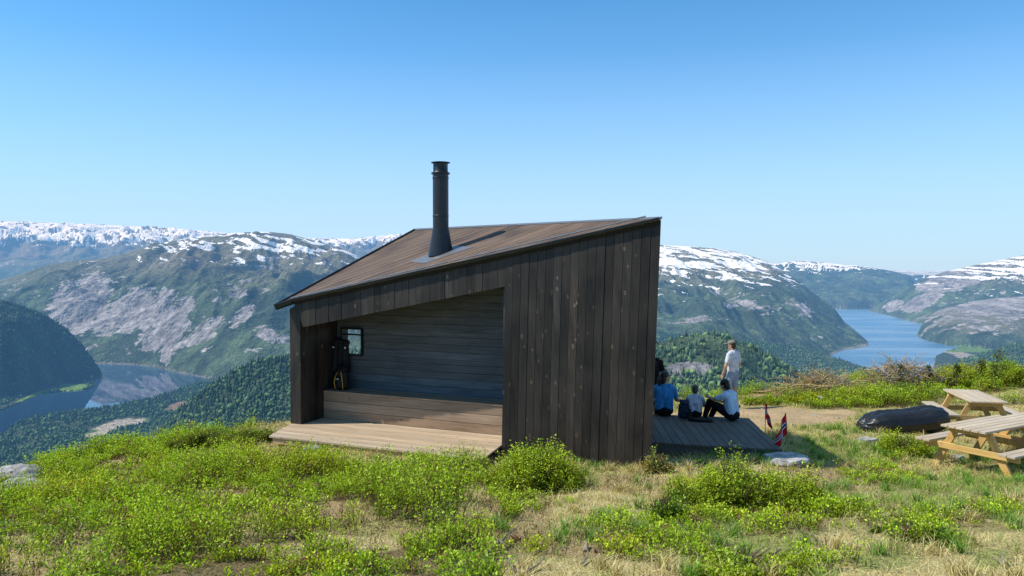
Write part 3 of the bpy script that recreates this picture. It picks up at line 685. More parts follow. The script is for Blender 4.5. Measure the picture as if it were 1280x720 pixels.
# ---- leaves, sprigs, grass blades as arrays
class Leaves:
    def __init__(s): s.V = []; s.F = []; s.Cc = []; s.n = 0
    def quads(s, Q, col):
        k = len(Q); s.V.append(Q.reshape(-1, 3)); s.F.append(np.arange(4 * k).reshape(k, 4) + s.n); s.n += 4 * k
        s.Cc.append(np.repeat(col, 4, 0))
    def sprigs(s, P, D, Ln, nl, size, col, up=0.5, stem=(0.10, 0.07, 0.035), spread=0.045, low=0.25, sw=0.0035):
        n = len(P); D = D / np.linalg.norm(D, axis=1, keepdims=True)
        t = RNG.uniform(low, 1.03, (n, nl))
        ang = RNG.uniform(0, 2 * np.pi, (n, nl))
        A = np.cross(D, np.array([0.31, 0.17, 0.93])); A /= np.linalg.norm(A, axis=1, keepdims=True) + 1e-9; B = np.cross(D, A)
        out = A[:, None] * np.cos(ang)[..., None] + B[:, None] * np.sin(ang)[..., None]
        off = spread * RNG.uniform(0.2, 1.0, (n, nl))
        base = P[:, None] + D[:, None] * (t * Ln[:, None])[..., None] + out * off[..., None]
        dirv = out * RNG.uniform(0.4, 1.0, (n, nl))[..., None] + D[:, None] * up + RNG.normal(0, 0.35, (n, nl, 3))
        dirv /= np.linalg.norm(dirv, axis=2, keepdims=True)
        nr = np.array([0, 0, 1.0]) + RNG.normal(0, 0.55, (n, nl, 3)); sd = np.cross(dirv, nr); sd /= np.linalg.norm(sd, axis=2, keepdims=True) + 1e-9
        sz = size * RNG.uniform(0.65, 1.35, (n, nl))[..., None]
        fold = np.cross(sd, dirv) * sz * 0.12
        Q = np.stack([base, base + dirv * sz * 0.5 + sd * sz * 0.3 + fold, base + dirv * sz, base + dirv * sz * 0.5 - sd * sz * 0.3 + fold], 2)
        c = np.asarray(col, float)
        if c.ndim == 1: c = np.broadcast_to(c, (n, 3))
        cl = c[:, None] * RNG.uniform(0.6, 1.35, (n, nl))[..., None] * (0.16 + 0.95 * np.clip(t, 0, 1))[..., None]  # darker towards the sprig's foot: inner shade put into the leaf colour
        s.quads(Q.reshape(-1, 4, 3), cl.reshape(-1, 3))
        if sw:
            T = P + D * Ln[:, None]
            s.quads(np.stack([P - A * sw, P + A * sw, T + A * sw * 0.4, T - A * sw * 0.4], 1), np.broadcast_to(np.array(stem), (n, 3)))
        return s
    def blades(s, P, H, lean, wdt, col):
        n = len(P); a = RNG.uniform(0, 2 * np.pi, n)
        ld = np.stack([np.cos(a), np.sin(a), np.zeros(n)], -1); b = a + RNG.normal(0, 0.5, n) + np.pi / 2
        sd = np.stack([np.cos(b), np.sin(b), np.zeros(n)], -1) * (wdt / 2)[:, None]
        upv = np.array([0, 0, 1.0])
        m1 = P + upv * (H * 0.6)[:, None] + ld * (lean * 0.3)[:, None]; t = P + upv * H[:, None] + ld * lean[:, None]
        s.quads(np.stack([P - sd, P + sd, m1 + sd * 0.8, m1 - sd * 0.8], 1), col * 0.8)
        s.quads(np.stack([m1 - sd * 0.8, m1 + sd * 0.8, t + sd * 0.15, t - sd * 0.15], 1), col * 1.08)
        return s
    def build(s, name, mat, parent=None, world=True):
        me = np_mesh(name, np.concatenate(s.V), np.concatenate(s.F), 4, np.clip(np.concatenate(s.Cc), 0.002, 0.85))
        return link(name, me, mat, parent, False, world)
M_leaf = attr_leaf_mat('leaf', 0.32); M_grass = attr_leaf_mat('grass_blade', 0.3)

# ------------------------------------------------------------------ the shelter
E = Vector((0.915, -0.403, 0)).normalized(); NI = Vector((-E.y, E.x, 0))        # along the front, into the shelter
DECKZ = -3.0
RJ = on_z(626, 557, DECKZ)
def face(x, y): return on_plane(x, y, RJ, NI)
FLt, FRt = face(367, 377), face(826, 276)
T0 = FLt + (FRt - FLt) * ((632 - 367) / (826 - 367)); T0 = face(632, project(*T0)[1])
# top of jamb on the roof line
def lerp(a, b, t): return a + (b - a) * t
tt = min(np.linspace(0, 1, 400), key=lambda t: abs(project(*lerp(FLt, FRt, t))[0] - 632)); T0 = lerp(FLt, FRt, tt)
B0 = face(626.5, 582); B1 = face(813, 590)
H0, H1 = face(379, 409), face(632, 358)
BL = at(520, 290, 17.6); BR = Vector((2.42, 14.5, 0.5))
RN = (FRt - FLt).cross(BL - FLt).normalized()
if RN.z < 0: RN = -RN
def roof_z(p): return FLt.z - (RN.x * (p.x - FLt.x) + RN.y * (p.y - FLt.y)) / RN.z
EAVE = on_plane(344.5, 385.5, FLt, RN)
A = RJ - E * 4.367

m_dark = wood_mat('tarred_cladding', (0.006, 0.005, 0.0045), (0.054, 0.044, 0.0375), (0.19, 0.15, 0.115), 0.55, 1.25, 0.6, 0.35, (0.044, 0.035, 0.029))
m_roofw = wood_mat('roof_boards', (0.098, 0.070, 0.053), (0.20, 0.145, 0.11), (0.10, 0.07, 0.05), 0.75, 0.32, 0.3, 0.2, (0.06, 0.045, 0.04))
m_deck = wood_mat('deck_boards', (0.36, 0.275, 0.19), (0.58, 0.47, 0.34), (0.22, 0.14, 0.09), 0.75, 0.25, 0.25, 0.2)
m_bench = wood_mat('bench_boards', (0.22, 0.155, 0.105), (0.42, 0.31, 0.22), (0.12, 0.08, 0.05), 0.75, 0.3, 0.4, 0.2)
m_inner = wood_mat('inner_boards', (0.060, 0.071, 0.082), (0.145, 0.163, 0.182), (0.07, 0.07, 0.07), 0.7, 0.4, 0.4, 0.25)
m_grey = wood_mat('weathered_boards', (0.10, 0.085, 0.07), (0.18, 0.155, 0.13), (0.08, 0.065, 0.05), 0.75, 0.25, 0.2, 0.25)
m_new = wood_mat('fresh_timber', (0.42, 0.28, 0.12), (0.62, 0.45, 0.22), (0.35, 0.20, 0.08), 0.6, 0.2, 0.4, 0.3)
m_trim = simple_mat('roof_flashing', (0.06, 0.065, 0.075), 0.35, 0.5, 0.6, 0.2)
m_lead = simple_mat('lead_plate', (0.22, 0.22, 0.23), 0.45, 0.5, 0.5, 0.25)
m_flue = simple_mat('black_flue', (0.012, 0.014, 0.017), 0.38, 0.5, 0.0, 0.3, 12)
m_blackwood = simple_mat('window_frame_black', (0.01, 0.01, 0.011), 0.5)

hut = thing('wooden_shelter', 'dark tarred timber hiking shelter with slanted brown roof, black flue and open front', 'shelter', (A.x, A.y, -3.2))
mb = MB()
nb = 18
for i in range(nb):
    s0, s1 = i / nb, (i + 1) / nb; g_ = 0.0028 / 2.4; o_ = -NI * random.uniform(0.0, 0.012); th = NI * 0.03
    b0, b1, t1, t0 = (lerp(B0, B1, s0 + g_), lerp(B0, B1, s1 - g_), lerp(T0, FRt, s1 - g_), lerp(T0, FRt, s0 + g_))
    mb.hexa([b0 + o_, b1 + o_, b1 + o_ + th, b0 + o_ + th], [t0 + o_, t1 + o_, t1 + o_ + th, t0 + o_ + th])
mb.planks([H0, H1, T0, FLt], (0, 0, 1), 0.142, gap=.0045, th=.03, normal=-NI, jit=.006)
mb.build('front_wall', m_dark, hut)
# backing behind the cladding
mb = MB()
k1, k2 = NI * 0.034, NI * 0.10
mb.hexa([B0 + k1, B1 + k1 - E * .04, B1 + k2 - E * .04, B0 + k2], [T0 + k1 - Vector((0, 0, .09)), FRt + k1 - E * .04 - Vector((0, 0, .09)), FRt + k2 - E * .04 - Vector((0, 0, .09)), T0 + k2 - Vector((0, 0, .09))])
up = Vector((0, 0, 0.015))
mb.hexa([H0 + k1 + up, H1 + k1 + up, H1 + k2 + up, H0 + k2 + up], [FLt + k1 - up * 7, T0 + k1 - up * 7, T0 + k2 - up * 7, FLt + k2 - up * 7])
mb.build('wall_backing', m_blackwood, hut)
# jamb lining on the right of the opening
mb = MB()
J0 = Vector((RJ.x, RJ.y, -3.2)) + NI * 0.11; J1 = J0 + NI * 1.1
for i in range(8):
    p, q = lerp(J0, J1, i / 8 + .004), lerp(J0, J1, (i + 1) / 8 - .004)
    zz = lambda v: Vector((v.x, v.y, roof_z(v) - 0.2))
    mb.hexa([p, p + E * .03, q + E * .03, q], [zz(p), zz(p + E * .03), zz(q + E * .03), zz(q)])
mb.build('jamb_lining', m_inner, hut)
# left end wall with its own window towards the valley
def vwall(mb, p, q, thick, z0, z1=None, w=0.135, below=0.13):
    n_ = max(1, round((q - p).length / w)); d = (q - p).normalized(); sd = Vector((-d.y, d.x, 0))
    for i in range(n_):
        a_, b_ = lerp(p, q, i / n_) + d * .0015, lerp(p, q, (i + 1) / n_) - d * .0015
        o_ = sd * random.uniform(0, 0.006)
        c_ = [a_ + o_, b_ + o_, b_ + sd * thick, a_ + sd * thick]
        bt = [Vector((v.x, v.y, z0)) for v in c_]; tp = [Vector((v.x, v.y, (min(roof_z(v), roof2_z(v)) - below) if z1 is None else z1)) for v in c_]
        mb.hexa(bt, tp)
RN2 = (BR - FRt).cross(BL - FRt).normalized()
if RN2.z < 0: RN2 = -RN2
def roof2_z(p): return FRt.z - (RN2.x * (p.x - FRt.x) + RN2.y * (p.y - FRt.y)) / RN2.z
W0 = A + NI * 0.03
mb = MB()
vwall(mb, W0 + E * 0.24, W0 + E * 0.24 + NI * 1.5, 0.24, -3.25)
vwall(mb, W0 + E * 0.24 + NI * 2.75, W0 + E * 0.24 + NI * 3.4, 0.24, -3.25)
vwall(mb, W0 + E * 0.24 + NI * 1.5, W0 + E * 0.24 + NI * 2.75, 0.24, -3.25, -2.35)
mb.build('left_wall', m_dark, hut)
# right end wall and rear wall
mb = MB()
RC = Vector((B1.x, B1.y, 0)); RB = Vector((2.36, 14.42, 0))
vwall(mb, RC - E * 0.03 + Vector((-.0, .14, 0)), RB, 0.12, -3.25)
mb.build('right_wall', m_dark, hut)
mb = MB()
BLg = A + NI * 3.4 + E * 0.45; mid_ = lerp(RB, BLg, 0.45)
vwall(mb, RB + Vector((-.1, .0, 0)), mid_, 0.12, -3.25)
mb.build('rear_wall', m_dark, hut)
# inner back wall with window hole
BW = A + NI * 1.15
def bwp(x, y): return on_plane(x, y, BW, NI)
wl, wr = bwp(428.5, 427), bwp(453.5, 427)
wt, wb = bwp(441, 410.5).z, bwp(441, 443).z
L0 = BW + E * 0.25; L1 = BW + E * 4.6
def zt(p): return roof_z(p) - 0.16
def V3(p, z): return Vector((p.x, p.y, z))
mb = MB()
for pl in ([V3(L0, wt), V3(L1, wt), V3(L1, zt(L1)), V3(L0, zt(L0))],):
    mb.planks(pl, E, 0.14, normal=-NI)
mb.planks([V3(wr, wb), V3(L1, wb), V3(L1, wt), V3(wr, wt)], E, 0.14, normal=-NI)
mb.planks([V3(L0, wb), V3(wl, wb), V3(wl, wt), V3(L0, wt)], E, 0.14, normal=-NI)
mb.planks([V3(L0, -3.0), V3(L1, -3.0), V3(L1, wb), V3(L0, wb)], E, 0.14, normal=-NI)
mb.build('back_wall', m_inner, hut)
mb = MB(); o1, o2 = NI * .032, NI * .06
for (a_, b_, z0, z1, z2) in ((L0, wl, -3.0, zt(L0) + .02, zt(wl) + .02), (wr, L1, -3.0, zt(wr) + .02, zt(L1) + .02), (wl, wr, -3.0, wb, wb), (wl, wr, wt, zt(wl) + .02, zt(wr) + .02)):
    zz = -3.0 if z0 == -3.0 else z0
    mb.hexa([V3(a_, zz) + o1, V3(b_, zz) + o1, V3(b_, zz) + o2, V3(a_, zz) + o2], [V3(a_, z1) + o1, V3(b_, z2) + o1, V3(b_, z2) + o2, V3(a_, z1) + o2])
mb.build('back_wall_light_block', m_blackwood, hut)  # added unseen panel, stops light coming through the plank gaps
win = MB()
for (p, q) in ((V3(wl, wb), V3(wl, wt)), (V3(wr, wb), V3(wr, wt)), (V3(wl, wb), V3(wr, wb)), (V3(wl, wt), V3(wr, wt))): win.bar(p - NI * .02, q - NI * .02, 0.035, 0.06, NI)
win.bar(V3(wl, wt - .12) , V3(wr, wt - .12), 0.03, 0.05, NI)
wo = win.build('window', m_blackwood, hut)
m_glass, nt = new_mat('window_glass')
gb = N(nt, 'ShaderNodeBsdfGlossy', Roughness=0.02); tb = N(nt, 'ShaderNodeBsdfTransparent'); mx = N(nt, 'ShaderNodeMixShader'); mx.inputs[0].default_value = 0.06
L(nt, tb.outputs[0], mx.inputs[1]); L(nt, gb.outputs[0], mx.inputs[2]); finish(nt, mx.outputs[0])
gl = MB(); gl.hexa([V3(wl, wb), V3(wr, wb), V3(wr, wb) + NI * .004, V3(wl, wb) + NI * .004], [V3(wl, wt), V3(wr, wt), V3(wr, wt) + NI * .004, V3(wl, wt) + NI * .004])
gl.build('pane', m_glass, wo)
# bench
bf = A + NI * 0.69
b0, b1 = bf + E * 0.26, bf + E * 4.36
BZ = -2.46
mb = MB(); mb.planks([V3(b0, -3.0), V3(b1, -3.0), V3(b1, BZ - .03), V3(b0, BZ - .03)], E, 0.17, normal=-NI, gap=.008)
mb.build('bench_front', m_bench, hut)
mb = MB(); s0, s1 = b0 - NI * .015, b1 - NI * .015
mb.planks([V3(s0, BZ), V3(s1, BZ), V3(s1 + NI * .46, BZ), V3(s0 + NI * .46, BZ)], E, 0.155, normal=(0, 0, 1))
mb.build('bench_seat', m_bench, hut)
# deck in front, running in to the bench
d0, d1 = on_z(336, 545, DECKZ), on_z(603, 574, DECKZ)
ed = (d1 - d0).normalized()
i1 = V3(RJ + NI * .72 + E * 0.0, DECKZ); i0 = V3(A + NI * .72 + E * .26, DECKZ); dl = V3(A + E * .02 + NI * .02, DECKZ)
mb = MB(); mb.planks([d0, d1, V3(RJ - E * .004, DECKZ), V3(RJ - E * .004 + NI * .72, DECKZ), i0, dl], ed, 0.135, normal=(0, 0, 1))
mb.build('deck', m_deck, hut)
mb = MB()
nd = Vector((-ed.y, ed.x, 0))
mb.bar(d0 + nd * .05 + ed * .06 - Vector((0, 0, .085)), d1 + nd * .05 - ed * .3 - Vector((0, 0, .085)), 0.045, 0.10)
mb.bar(d0 + nd * .05 + ed * .08 - Vector((0, 0, .085)), d0 + nd * 1.2 + ed * .3 - Vector((0, 0, .085)), 0.045, 0.10)
mb.build('deck_beam', m_new, hut)
# roof
mb = MB()
gd = (lerp(BL, FRt, 0.42) - FLt).normalized()
lip = RN * 0.045
fo = -NI * 0.05
rp = [EAVE, FLt + fo, FRt + fo, BL]
rp = [p - RN * (p - FLt).dot(RN) for p in rp]
mb.planks([p + lip for p in rp], gd, 0.12, normal=RN, th=0.03, gap=.008, jit=.003)
roof = mb.build('roof', m_roofw, hut)
mb = MB()
dn = -RN * 0.05
inset = [p + lip - RN * .034 for p in rp]
mb.add(inset + [p + dn for p in inset], [(0, 1, 2, 3), (7, 6, 5, 4), (0, 4, 5, 1), (1, 5, 6, 2), (2, 6, 7, 3), (3, 7, 4, 0)])
mb.build('roof_deck', m_blackwood, roof)
mb = MB()
mb.planks([FRt + RN2 * .03, BR + RN2 * .03, BL + RN2 * .03], (BR - BL), 0.12, normal=RN2, th=.1)
mb.build('rear_roof', m_roofw, hut)
mb = MB()
p0, p1 = rp[1] + lip, rp[2] + lip
mb.bar(p0 - NI * .008 + RN * .004, p1 - NI * .008 + RN * .004, 0.03, 0.042, RN)
mb.bar(rp[0] + lip - RN * .012, rp[1] + lip - RN * .012, 0.03, 0.08, RN)
e0, e1 = rp[0] + lip, rp[3] + lip
mb.bar(e0, e1, 0.03, 0.08, RN)
mb.build('roof_edge', m_trim, roof)
mb = MB()
mb.bar(rp[3] + lip + RN * .01, rp[2] + lip + RN * .01 + NI * .06, 0.09, 0.03, RN)
mb.bar(p0 + RN * .045, p1 + RN * .045 - E * .2, 0.05, 0.012, RN)
mb.build('ridge_flashing', m_lead, roof)
# flue
def on_roof(x, y): return on_plane(x, y, FLt + lip, RN)
fb = on_roof(551, 316)
fl = MB()
FH = fb.y * (project(*fb)[1] - 202.5) / F
rr = 0.145
prof = [(0.235, -0.06), (0.225, 0.02), (rr + .012, 0.40), (rr + .012, 0.42), (rr, 0.425), (rr, 0.66), (rr + .004, 0.665), (rr + .004, 0.685), (rr, 0.69), (rr, FH - .32), (rr + .006, FH - .315), (rr + .006, FH - .29), (rr, FH - .285), (rr, FH - .235), (rr + .026, FH - .23), (rr + .026, FH - .205), (rr, FH - .2), (rr - .015, FH - .17), (rr - .015, FH - .05), (rr - .06, FH - .05)]
flo = fl.build('chimney', m_flue, hut)
fl2 = MB(); fl2.lathe(fb, (0, 0, 1), prof); bpy.data.objects.remove(flo); flo = fl2.build('chimney', m_flue, hut, smooth=True)
cp = MB(); cp.lathe(fb + Vector((0, 0, FH - .028)), (0, 0, 1), [(rr + .028, 0), (rr + .03, .012), (.03, .03)])
for k in range(4):
    t = k * math.pi / 2 + .4; q = fb + Vector((math.cos(t) * (rr - .01), math.sin(t) * (rr - .01), 0)); cp.bar(q + Vector((0, 0, FH - .2)), q + Vector((0, 0, FH - .02)), .02, .008, (1, 0.2, 0))
cp.build('chimney_cap', m_flue, flo, smooth=True)
pl = [on_roof(x, y) + RN * .008 for x, y in ((512.5, 327.5), (531, 329.5), (592, 309), (562, 307.5))]
fp = MB(); fp.add(pl + [p - RN * .006 for p in pl], [(0, 1, 2, 3), (7, 6, 5, 4), (0, 4, 5, 1), (1, 5, 6, 2), (2, 6, 7, 3), (3, 7, 4, 0)]); fp.build('flashing_plate', m_lead, flo)

# terrace deck to the right
q0, q1, q2, q3 = [on_z(x, y, DECKZ) for x, y in ((809, 552.5), (978, 562), (936, 522.5), (812, 517.5))]
dk = thing('terrace_deck', 'low grey board terrace in the shade of the shelter with people sitting on its edge', 'deck', (q0.x, q0.y, -3.2))
bd = on_z(902, 555.5, DECKZ) - on_z(871.7, 522, DECKZ)
mb = MB(); mb.planks([q0, q1, q2, q3], bd, 0.145, normal=(0, 0, 1), gap=.009); mb.build('deck_boards', m_grey, dk)
mb = MB(); z_ = Vector((0, 0, -.13)); iw = (q3 - q0).normalized()
mb.bar(q0 + z_ + iw * .06, q1 + z_ + iw * .06, 0.05, 0.19); mb.bar(q3 + z_ - iw * .06, q2 + z_ - iw * .06, 0.05, 0.19)
mb.bar(q1 + z_ + iw * .1 - Vector((.06, 0, 0)), q2 + z_ - iw * .1 - Vector((.06, 0, 0)), 0.05, 0.19)
mb.bar(lerp(q0, q1, .5) + z_ + iw * .1, lerp(q3, q2, .5) + z_ - iw * .1, 0.05, 0.19)
mb.build('deck_beam', m_grey, dk)
for t in (.1, .5, .93):
    for (a_, b_, s_) in ((q0, q1, .16), (q3, q2, -.16)):
        p = lerp(a_, b_, t) + iw * s_; mb = MB(); mb.box((p.x, p.y, -3.34), (.12, .12, .42)); mb.build('deck_post', m_grey, dk)

# ------------------------------------------------------------------ picnic tables
m_tt = wood_mat('table_boards', (0.42, 0.335, 0.235), (0.62, 0.52, 0.39), (0.25, 0.17, 0.11), 0.7, 0.3, 0.4, 0.25, (0.43, 0.385, 0.32))
m_tf = wood_mat('table_frame', (0.46, 0.29, 0.09), (0.66, 0.45, 0.18), (0.36, 0.2, 0.07), 0.55, 0.3, 0.5, 0.3, (0.38, 0.27, 0.13))
def picnic_table(label, ctr, ang, ln):
    """ang: heading of the table's length"""
    t = thing('picnic_table', label, 'picnic table', ctr, ang, 'wooden picnic tables')
    def bx(name, boxes, mat, parent=t):
        mb = MB()
        for c_, s_, r_ in boxes: mb.box(c_, s_, r_)
        return mb.build(name, mat, parent, world=False, bevel=.004)
    n_ = 6; w_ = 0.72
    bx('tabletop', [((0, -w_ / 2 + w_ / n_ * (i + .5), .735), (ln, w_ / n_ - .012, .036), None) for i in range(n_)], m_tt)
    for s in (-1, 1):
        bx('bench_seat', [((0, s * (.60 + .13 * k), .445), (ln, .12, .036), None) for k in range(2)], m_tt)
    for s in (-1, 1):
        x = s * (ln / 2 - .22)
        bx('cross_rail', [((x, 0, .375), (.045, 1.5, .10), None)], m_tf)
        bx('top_brace', [((x, 0, .67), (.045, .66, .09), None)], m_tf)
        for k in (-1, 1):
            mb = MB(); mb.bar((x + s * -.047, k * .62, -.02), (x + s * -.047, k * .235, .715), .045, .105, (0, 1, 0)); mb.build('leg', m_tf, t, world=False)
    mb = MB()
    for s in (-1, 1): mb.bar((s * (ln / 2 - .32), 0, .62), (s * .08, 0, .715), .09, .04)
    mb.build('diagonal_brace', m_tf, t, world=False)
    return t
ld = Vector((0.87, 0.49, 0)).normalized(); wd = Vector((ld.y, -ld.x, 0)); la = math.atan2(ld.y, ld.x)
end1 = Vector((7.1, 12.12, 0)); c1 = end1 + ld * .8; c1.z = gz(c1.x, c1.y) + .0
picnic_table('nearest pale picnic table with yellow frame beside the bush, its end facing the camera', c1, la, 1.6)
c2 = c1 + ld * 1.64 - wd * .03; c2.z = gz(c2.x, c2.y)
picnic_table('picnic table cut off by the right picture edge, end to end with the nearest one', c2, la + .05, 1.6)
c3 = Vector((9.9, 16.5, 0)); c3.z = gz(c3.x, c3.y)
picnic_table('farther picnic table standing alone behind the black air lounger', c3, math.atan2(-.98, -.19), 1.6)

# ------------------------------------------------------------------ air lounger
m_lng = simple_mat('black_nylon', (0.012, 0.013, 0.016), 0.36, 0.5, 0, 0.3, 7, 0.35, 0.03)
p = gp(1125, 540)
lg = thing('air_lounger', 'black inflatable air lounger lying on the grass beside the picnic tables', 'air lounger', (p.x, p.y, p.z), R(3))
s = Soft()
xs_ = np.linspace(-.74, .72, 9); rz = [.12, .20, .235, .245, .245, .245, .25, .26, .24]; zb = [.12, .17, .2, .205, .21, .22, .24, .265, .29]
for off in (-.14, .14):
    s.chain([Vector((x, off * (1 if 0 < i < 8 else .75), z)) for i, (x, z) in enumerate(zip(xs_, zb))], rz)
ib = s.build('inflated_body', m_lng, lg, voxel=.013, smooth=3)
co_ = np.zeros(len(ib.data.vertices) * 3); ib.data.vertices.foreach_get('co', co_); co_ = co_.reshape(-1, 3)
nr_ = np.zeros(len(ib.data.vertices) * 3); ib.data.vertices.foreach_get('normal', nr_); nr_ = nr_.reshape(-1, 3)
ag = np.arctan2(co_[:, 1], co_[:, 2] - .2); endw = sst(.35, .85, np.abs(co_[:, 0]))
wr = (1 - 2 * np.abs(fbm(co_[:, 0] * 5 + ag, ag * 2.2, 3, 3))) * .0015 + (1 - 2 * np.abs(fbm(co_[:, 0] * 1.5, ag * 7, 8, 2))) * .014 * endw + .003 * np.sin(co_[:, 0] * 34 + 2 * ag) * (np.abs(ag) < 1)
ib.data.vertices.foreach_set('co', (co_ + nr_ * wr[:, None]).ravel()); ib.data.update()
mb = MB()
for off in (-.02,): mb.tube([Vector((x, off, z + r * .72 + .01 * math.sin(x * 23))) for x, z, r in zip(np.linspace(-.7, .78, 14), np.interp(np.linspace(-.7, .78, 14), xs_, zb), np.interp(np.linspace(-.7, .78, 14), xs_, rz))], .012, 6)
mb.build('seam', m_lng, lg, world=False)
mb = MB(); mb.bar((-.82, -.05, .10), (-.98, -.02, .20), .07, .012); mb.build('buckle_strap', m_lng, lg, world=False)
s = Soft(); s.cap((.76, -.16, .28), (.76, .14, .28), .17, .16); s.ell((.83, 0, .38), (.05, .27, .06)); s.build('rolled_end', m_lng, lg, voxel=.015)

# ------------------------------------------------------------------ flags
m_red = simple_mat('flag_red', (0.62, 0.015, 0.025), 0.8, 0.1, 0, .15); m_white = simple_mat('flag_white', (0.75, 0.75, 0.75), 0.8, 0.1, 0, .1); m_blue = simple_mat('flag_blue', (0.012, 0.02, 0.14), 0.8, 0.1, 0, .15)
m_stick = simple_mat('flag_stick_wood', (0.35, 0.25, 0.15), .6)
def flag(label, foot, hgt, hoist, fly, dirx, seed, lean):
    t = thing('hand_flag', label, 'flag', foot, 0, 'Norwegian flags on sticks by the terrace')
    top = Vector((lean, 0, hgt))
    mb = MB(); mb.tube([(0, 0, -.05), top], .007, 6); mb.build('flag_stick', m_stick, t, world=False)
    nx, ny = 22, 16; vs = []
    for j in range(ny + 1):
        for i in range(nx + 1):
            a_, b_ = i / nx, j / ny            # along the fly, down the hoist
            dp = top * (1 - b_ * hoist / hgt)
            droop = 0.86 - 0.12 * b_
            sway = dirx * fly * a_ * (0.42 + .25 * b_)
            vs.append((dp.x + sway + .012 * math.sin(a_ * 9 + seed), dp.y - .035 * math.sin(a_ * 7 + b_ * 2 + seed) * (0.3 + a_), dp.z - fly * a_ * droop - .015 * math.sin(b_ * 5 + seed) * a_))
    fs, ms = [], []
    for j in range(ny):
        for i in range(nx):
            fs.append((j * (nx + 1) + i, j * (nx + 1) + i + 1, (j + 1) * (nx + 1) + i + 1, (j + 1) * (nx + 1) + i))
            bl = 7 <= i < 9 or 7 <= j < 9; wh = 6 <= i < 10 or 6 <= j < 10
            ms.append(2 if bl else 1 if wh else 0)
    me = bpy.data.meshes.new('flag_cloth'); me.from_pydata(vs, [], fs); me.update(); me.polygons.foreach_set('material_index', np.array(ms, np.int32))
    link('flag_cloth', me, [m_red, m_white, m_blue], t, True, False)
f1 = at(956.5, 540, 14.3); f1.z = gz(f1.x, f1.y)
flag('small Norwegian flag on a stick beyond the terrace corner, the farther of the two', f1, at(956, 503, 14.3).z - f1.z, .30, .36, .55, .3, 0.0)
f2 = at(987, 562, 12.75); f2.z = gz(f2.x, f2.y)
flag('drooping Norwegian flag beside the flat grey stone, the nearer of the two', f2, at(981, 516, 12.75).z - f2.z, .34, .42, -.75, 2.0, -.08)

# ------------------------------------------------------------------ stones
m_stone = simple_mat('grey_stone', (0.40, 0.39, 0.38), .9, .2, 0, .6, 9, .9, .03)
def stone_mesh(sx, sy, sz, seed, flat=False, sub=4):
    bm = bmesh.new(); bmesh.ops.create_icosphere(bm, subdivisions=sub, radius=1)
    co_ = np.array([v.co for v in bm.verts]); sd = seed * 3.1
    k = 1 + .22 * fbm(co_[:, 0] * 1.3 + sd, co_[:, 1] * 1.3 + co_[:, 2] * 1.7, seed, 3) + .07 * fbm(co_[:, 0] * 5 + sd, co_[:, 1] * 5 + co_[:, 2] * 4, seed + 5, 3)
    co_ = co_ * k[:, None]
    if flat: co_[:, 2] = np.clip(co_[:, 2], -1, .5 + .06 * fbm(co_[:, 0] * 3, co_[:, 1] * 3, seed, 3))
    co_ *= np.array([sx, sy, sz])
    for v, c_ in zip(bm.verts, co_): v.co = c_
    me = bpy.data.meshes.new('stone'); bm.to_mesh(me); bm.free(); return me
def stone(name, label, px_, py_, sx, sy, sz, seed, flat=False, lift=0.3, rz=0., group=None):
    p = gp(px_, py_); o = link(name, stone_mesh(sx, sy, sz, seed, flat), m_stone, None, True)
    o.location = (p.x, p.y, p.z + sz * lift); o.rotation_euler = (0, 0, rz); return tag(o, label, 'stone', group)
stone('flat_stone', 'large flat grey slab used as a step at the terrace corner', 982, 580, .36, .34, .13, 1, True, .5, -.2)
stone('flat_stone', 'small flat grey stone in the grass left of the air lounger', 1085, 553, .20, .13, .09, 2, True, .4)
stone('boulder', 'long pale boulder top among scrub at the left picture edge', 18, 604, .46, .26, .19, 3, False, .5, .2)
stone('boulder', 'second boulder in front of the long one at the left picture edge', 30, 617, .36, .22, .14, 4, False, .45, -.1)
stone('boulder', 'dark brown stone right of the left-edge boulders', 58, 585, .14, .1, .08, 5, False, .5)
stone('pale_stone', 'whitish stone lying under the nearest picnic table', 1197, 573, .12, .09, .06, 6, True, .3)
stone('field_stone', 'grey stone at the foot of the brush on the far side of the path', 1022, 503, .26, .2, .13, 7, False, .3)
stone('pale_stone', 'small white stone high in the scrub on the right crest', 1172, 474, .14, .1, .14, 8, False, .6)
stone('flat_stone', 'flat stone under the front edge of the shelter deck', 391, 563, .16, .1, .07, 9, True, .4)
for i, (a_, b_) in enumerate([(952, 511), (1000, 513), (1018, 520), (990, 531), (1048, 523)]):
    stone('pebble', 'small pale stone lying loose on the bare sandy path', a_, b_, [.05, .03, .06, .035, .045][i], .035, .02, 20 + i, False, .4, i, 'pebbles on the bare path')

# ------------------------------------------------------------------ people
def skin(name, c_): return simple_mat(name, c_, .5, .35, 0, .12, 18, .05)
m_sk = skin('skin', (0.50, 0.29, 0.20)); m_hair = simple_mat('brown_hair', (0.035, 0.022, 0.015), .5, .4, 0, .5, 60, .6, .006); m_bhair = simple_mat('black_hair', (0.008, 0.007, 0.007), .5, .4, 0, .4, 60, .6, .006)
m_ghair = simple_mat('greyish_hair', (0.10, 0.085, 0.065), .6, .3, 0, .5, 60, .6, .006)
def cloth(name, c_): return simple_mat(name, c_, .85, .1, 0, .22, 11, .8, .03)
m_tw = cloth('pale_tshirt', (0.62, 0.65, 0.74)); m_lb = cloth('light_blue_tshirt', (0.58, 0.70, 0.88)); m_bl = cloth('blue_tshirt', (0.06, 0.28, 0.60)); m_bk = cloth('black_cloth', (0.012, 0.012, 0.015)); m_jean = cloth('light_denim', (0.26, 0.35, 0.50)); m_cap = cloth('khaki_cap', (0.22, 0.21, 0.17)); m_shoe = cloth('dark_shoe', (0.03, 0.03, 0.035)); m_eye = simple_mat('eye_dark', (0.01, 0.01, 0.01), .2)
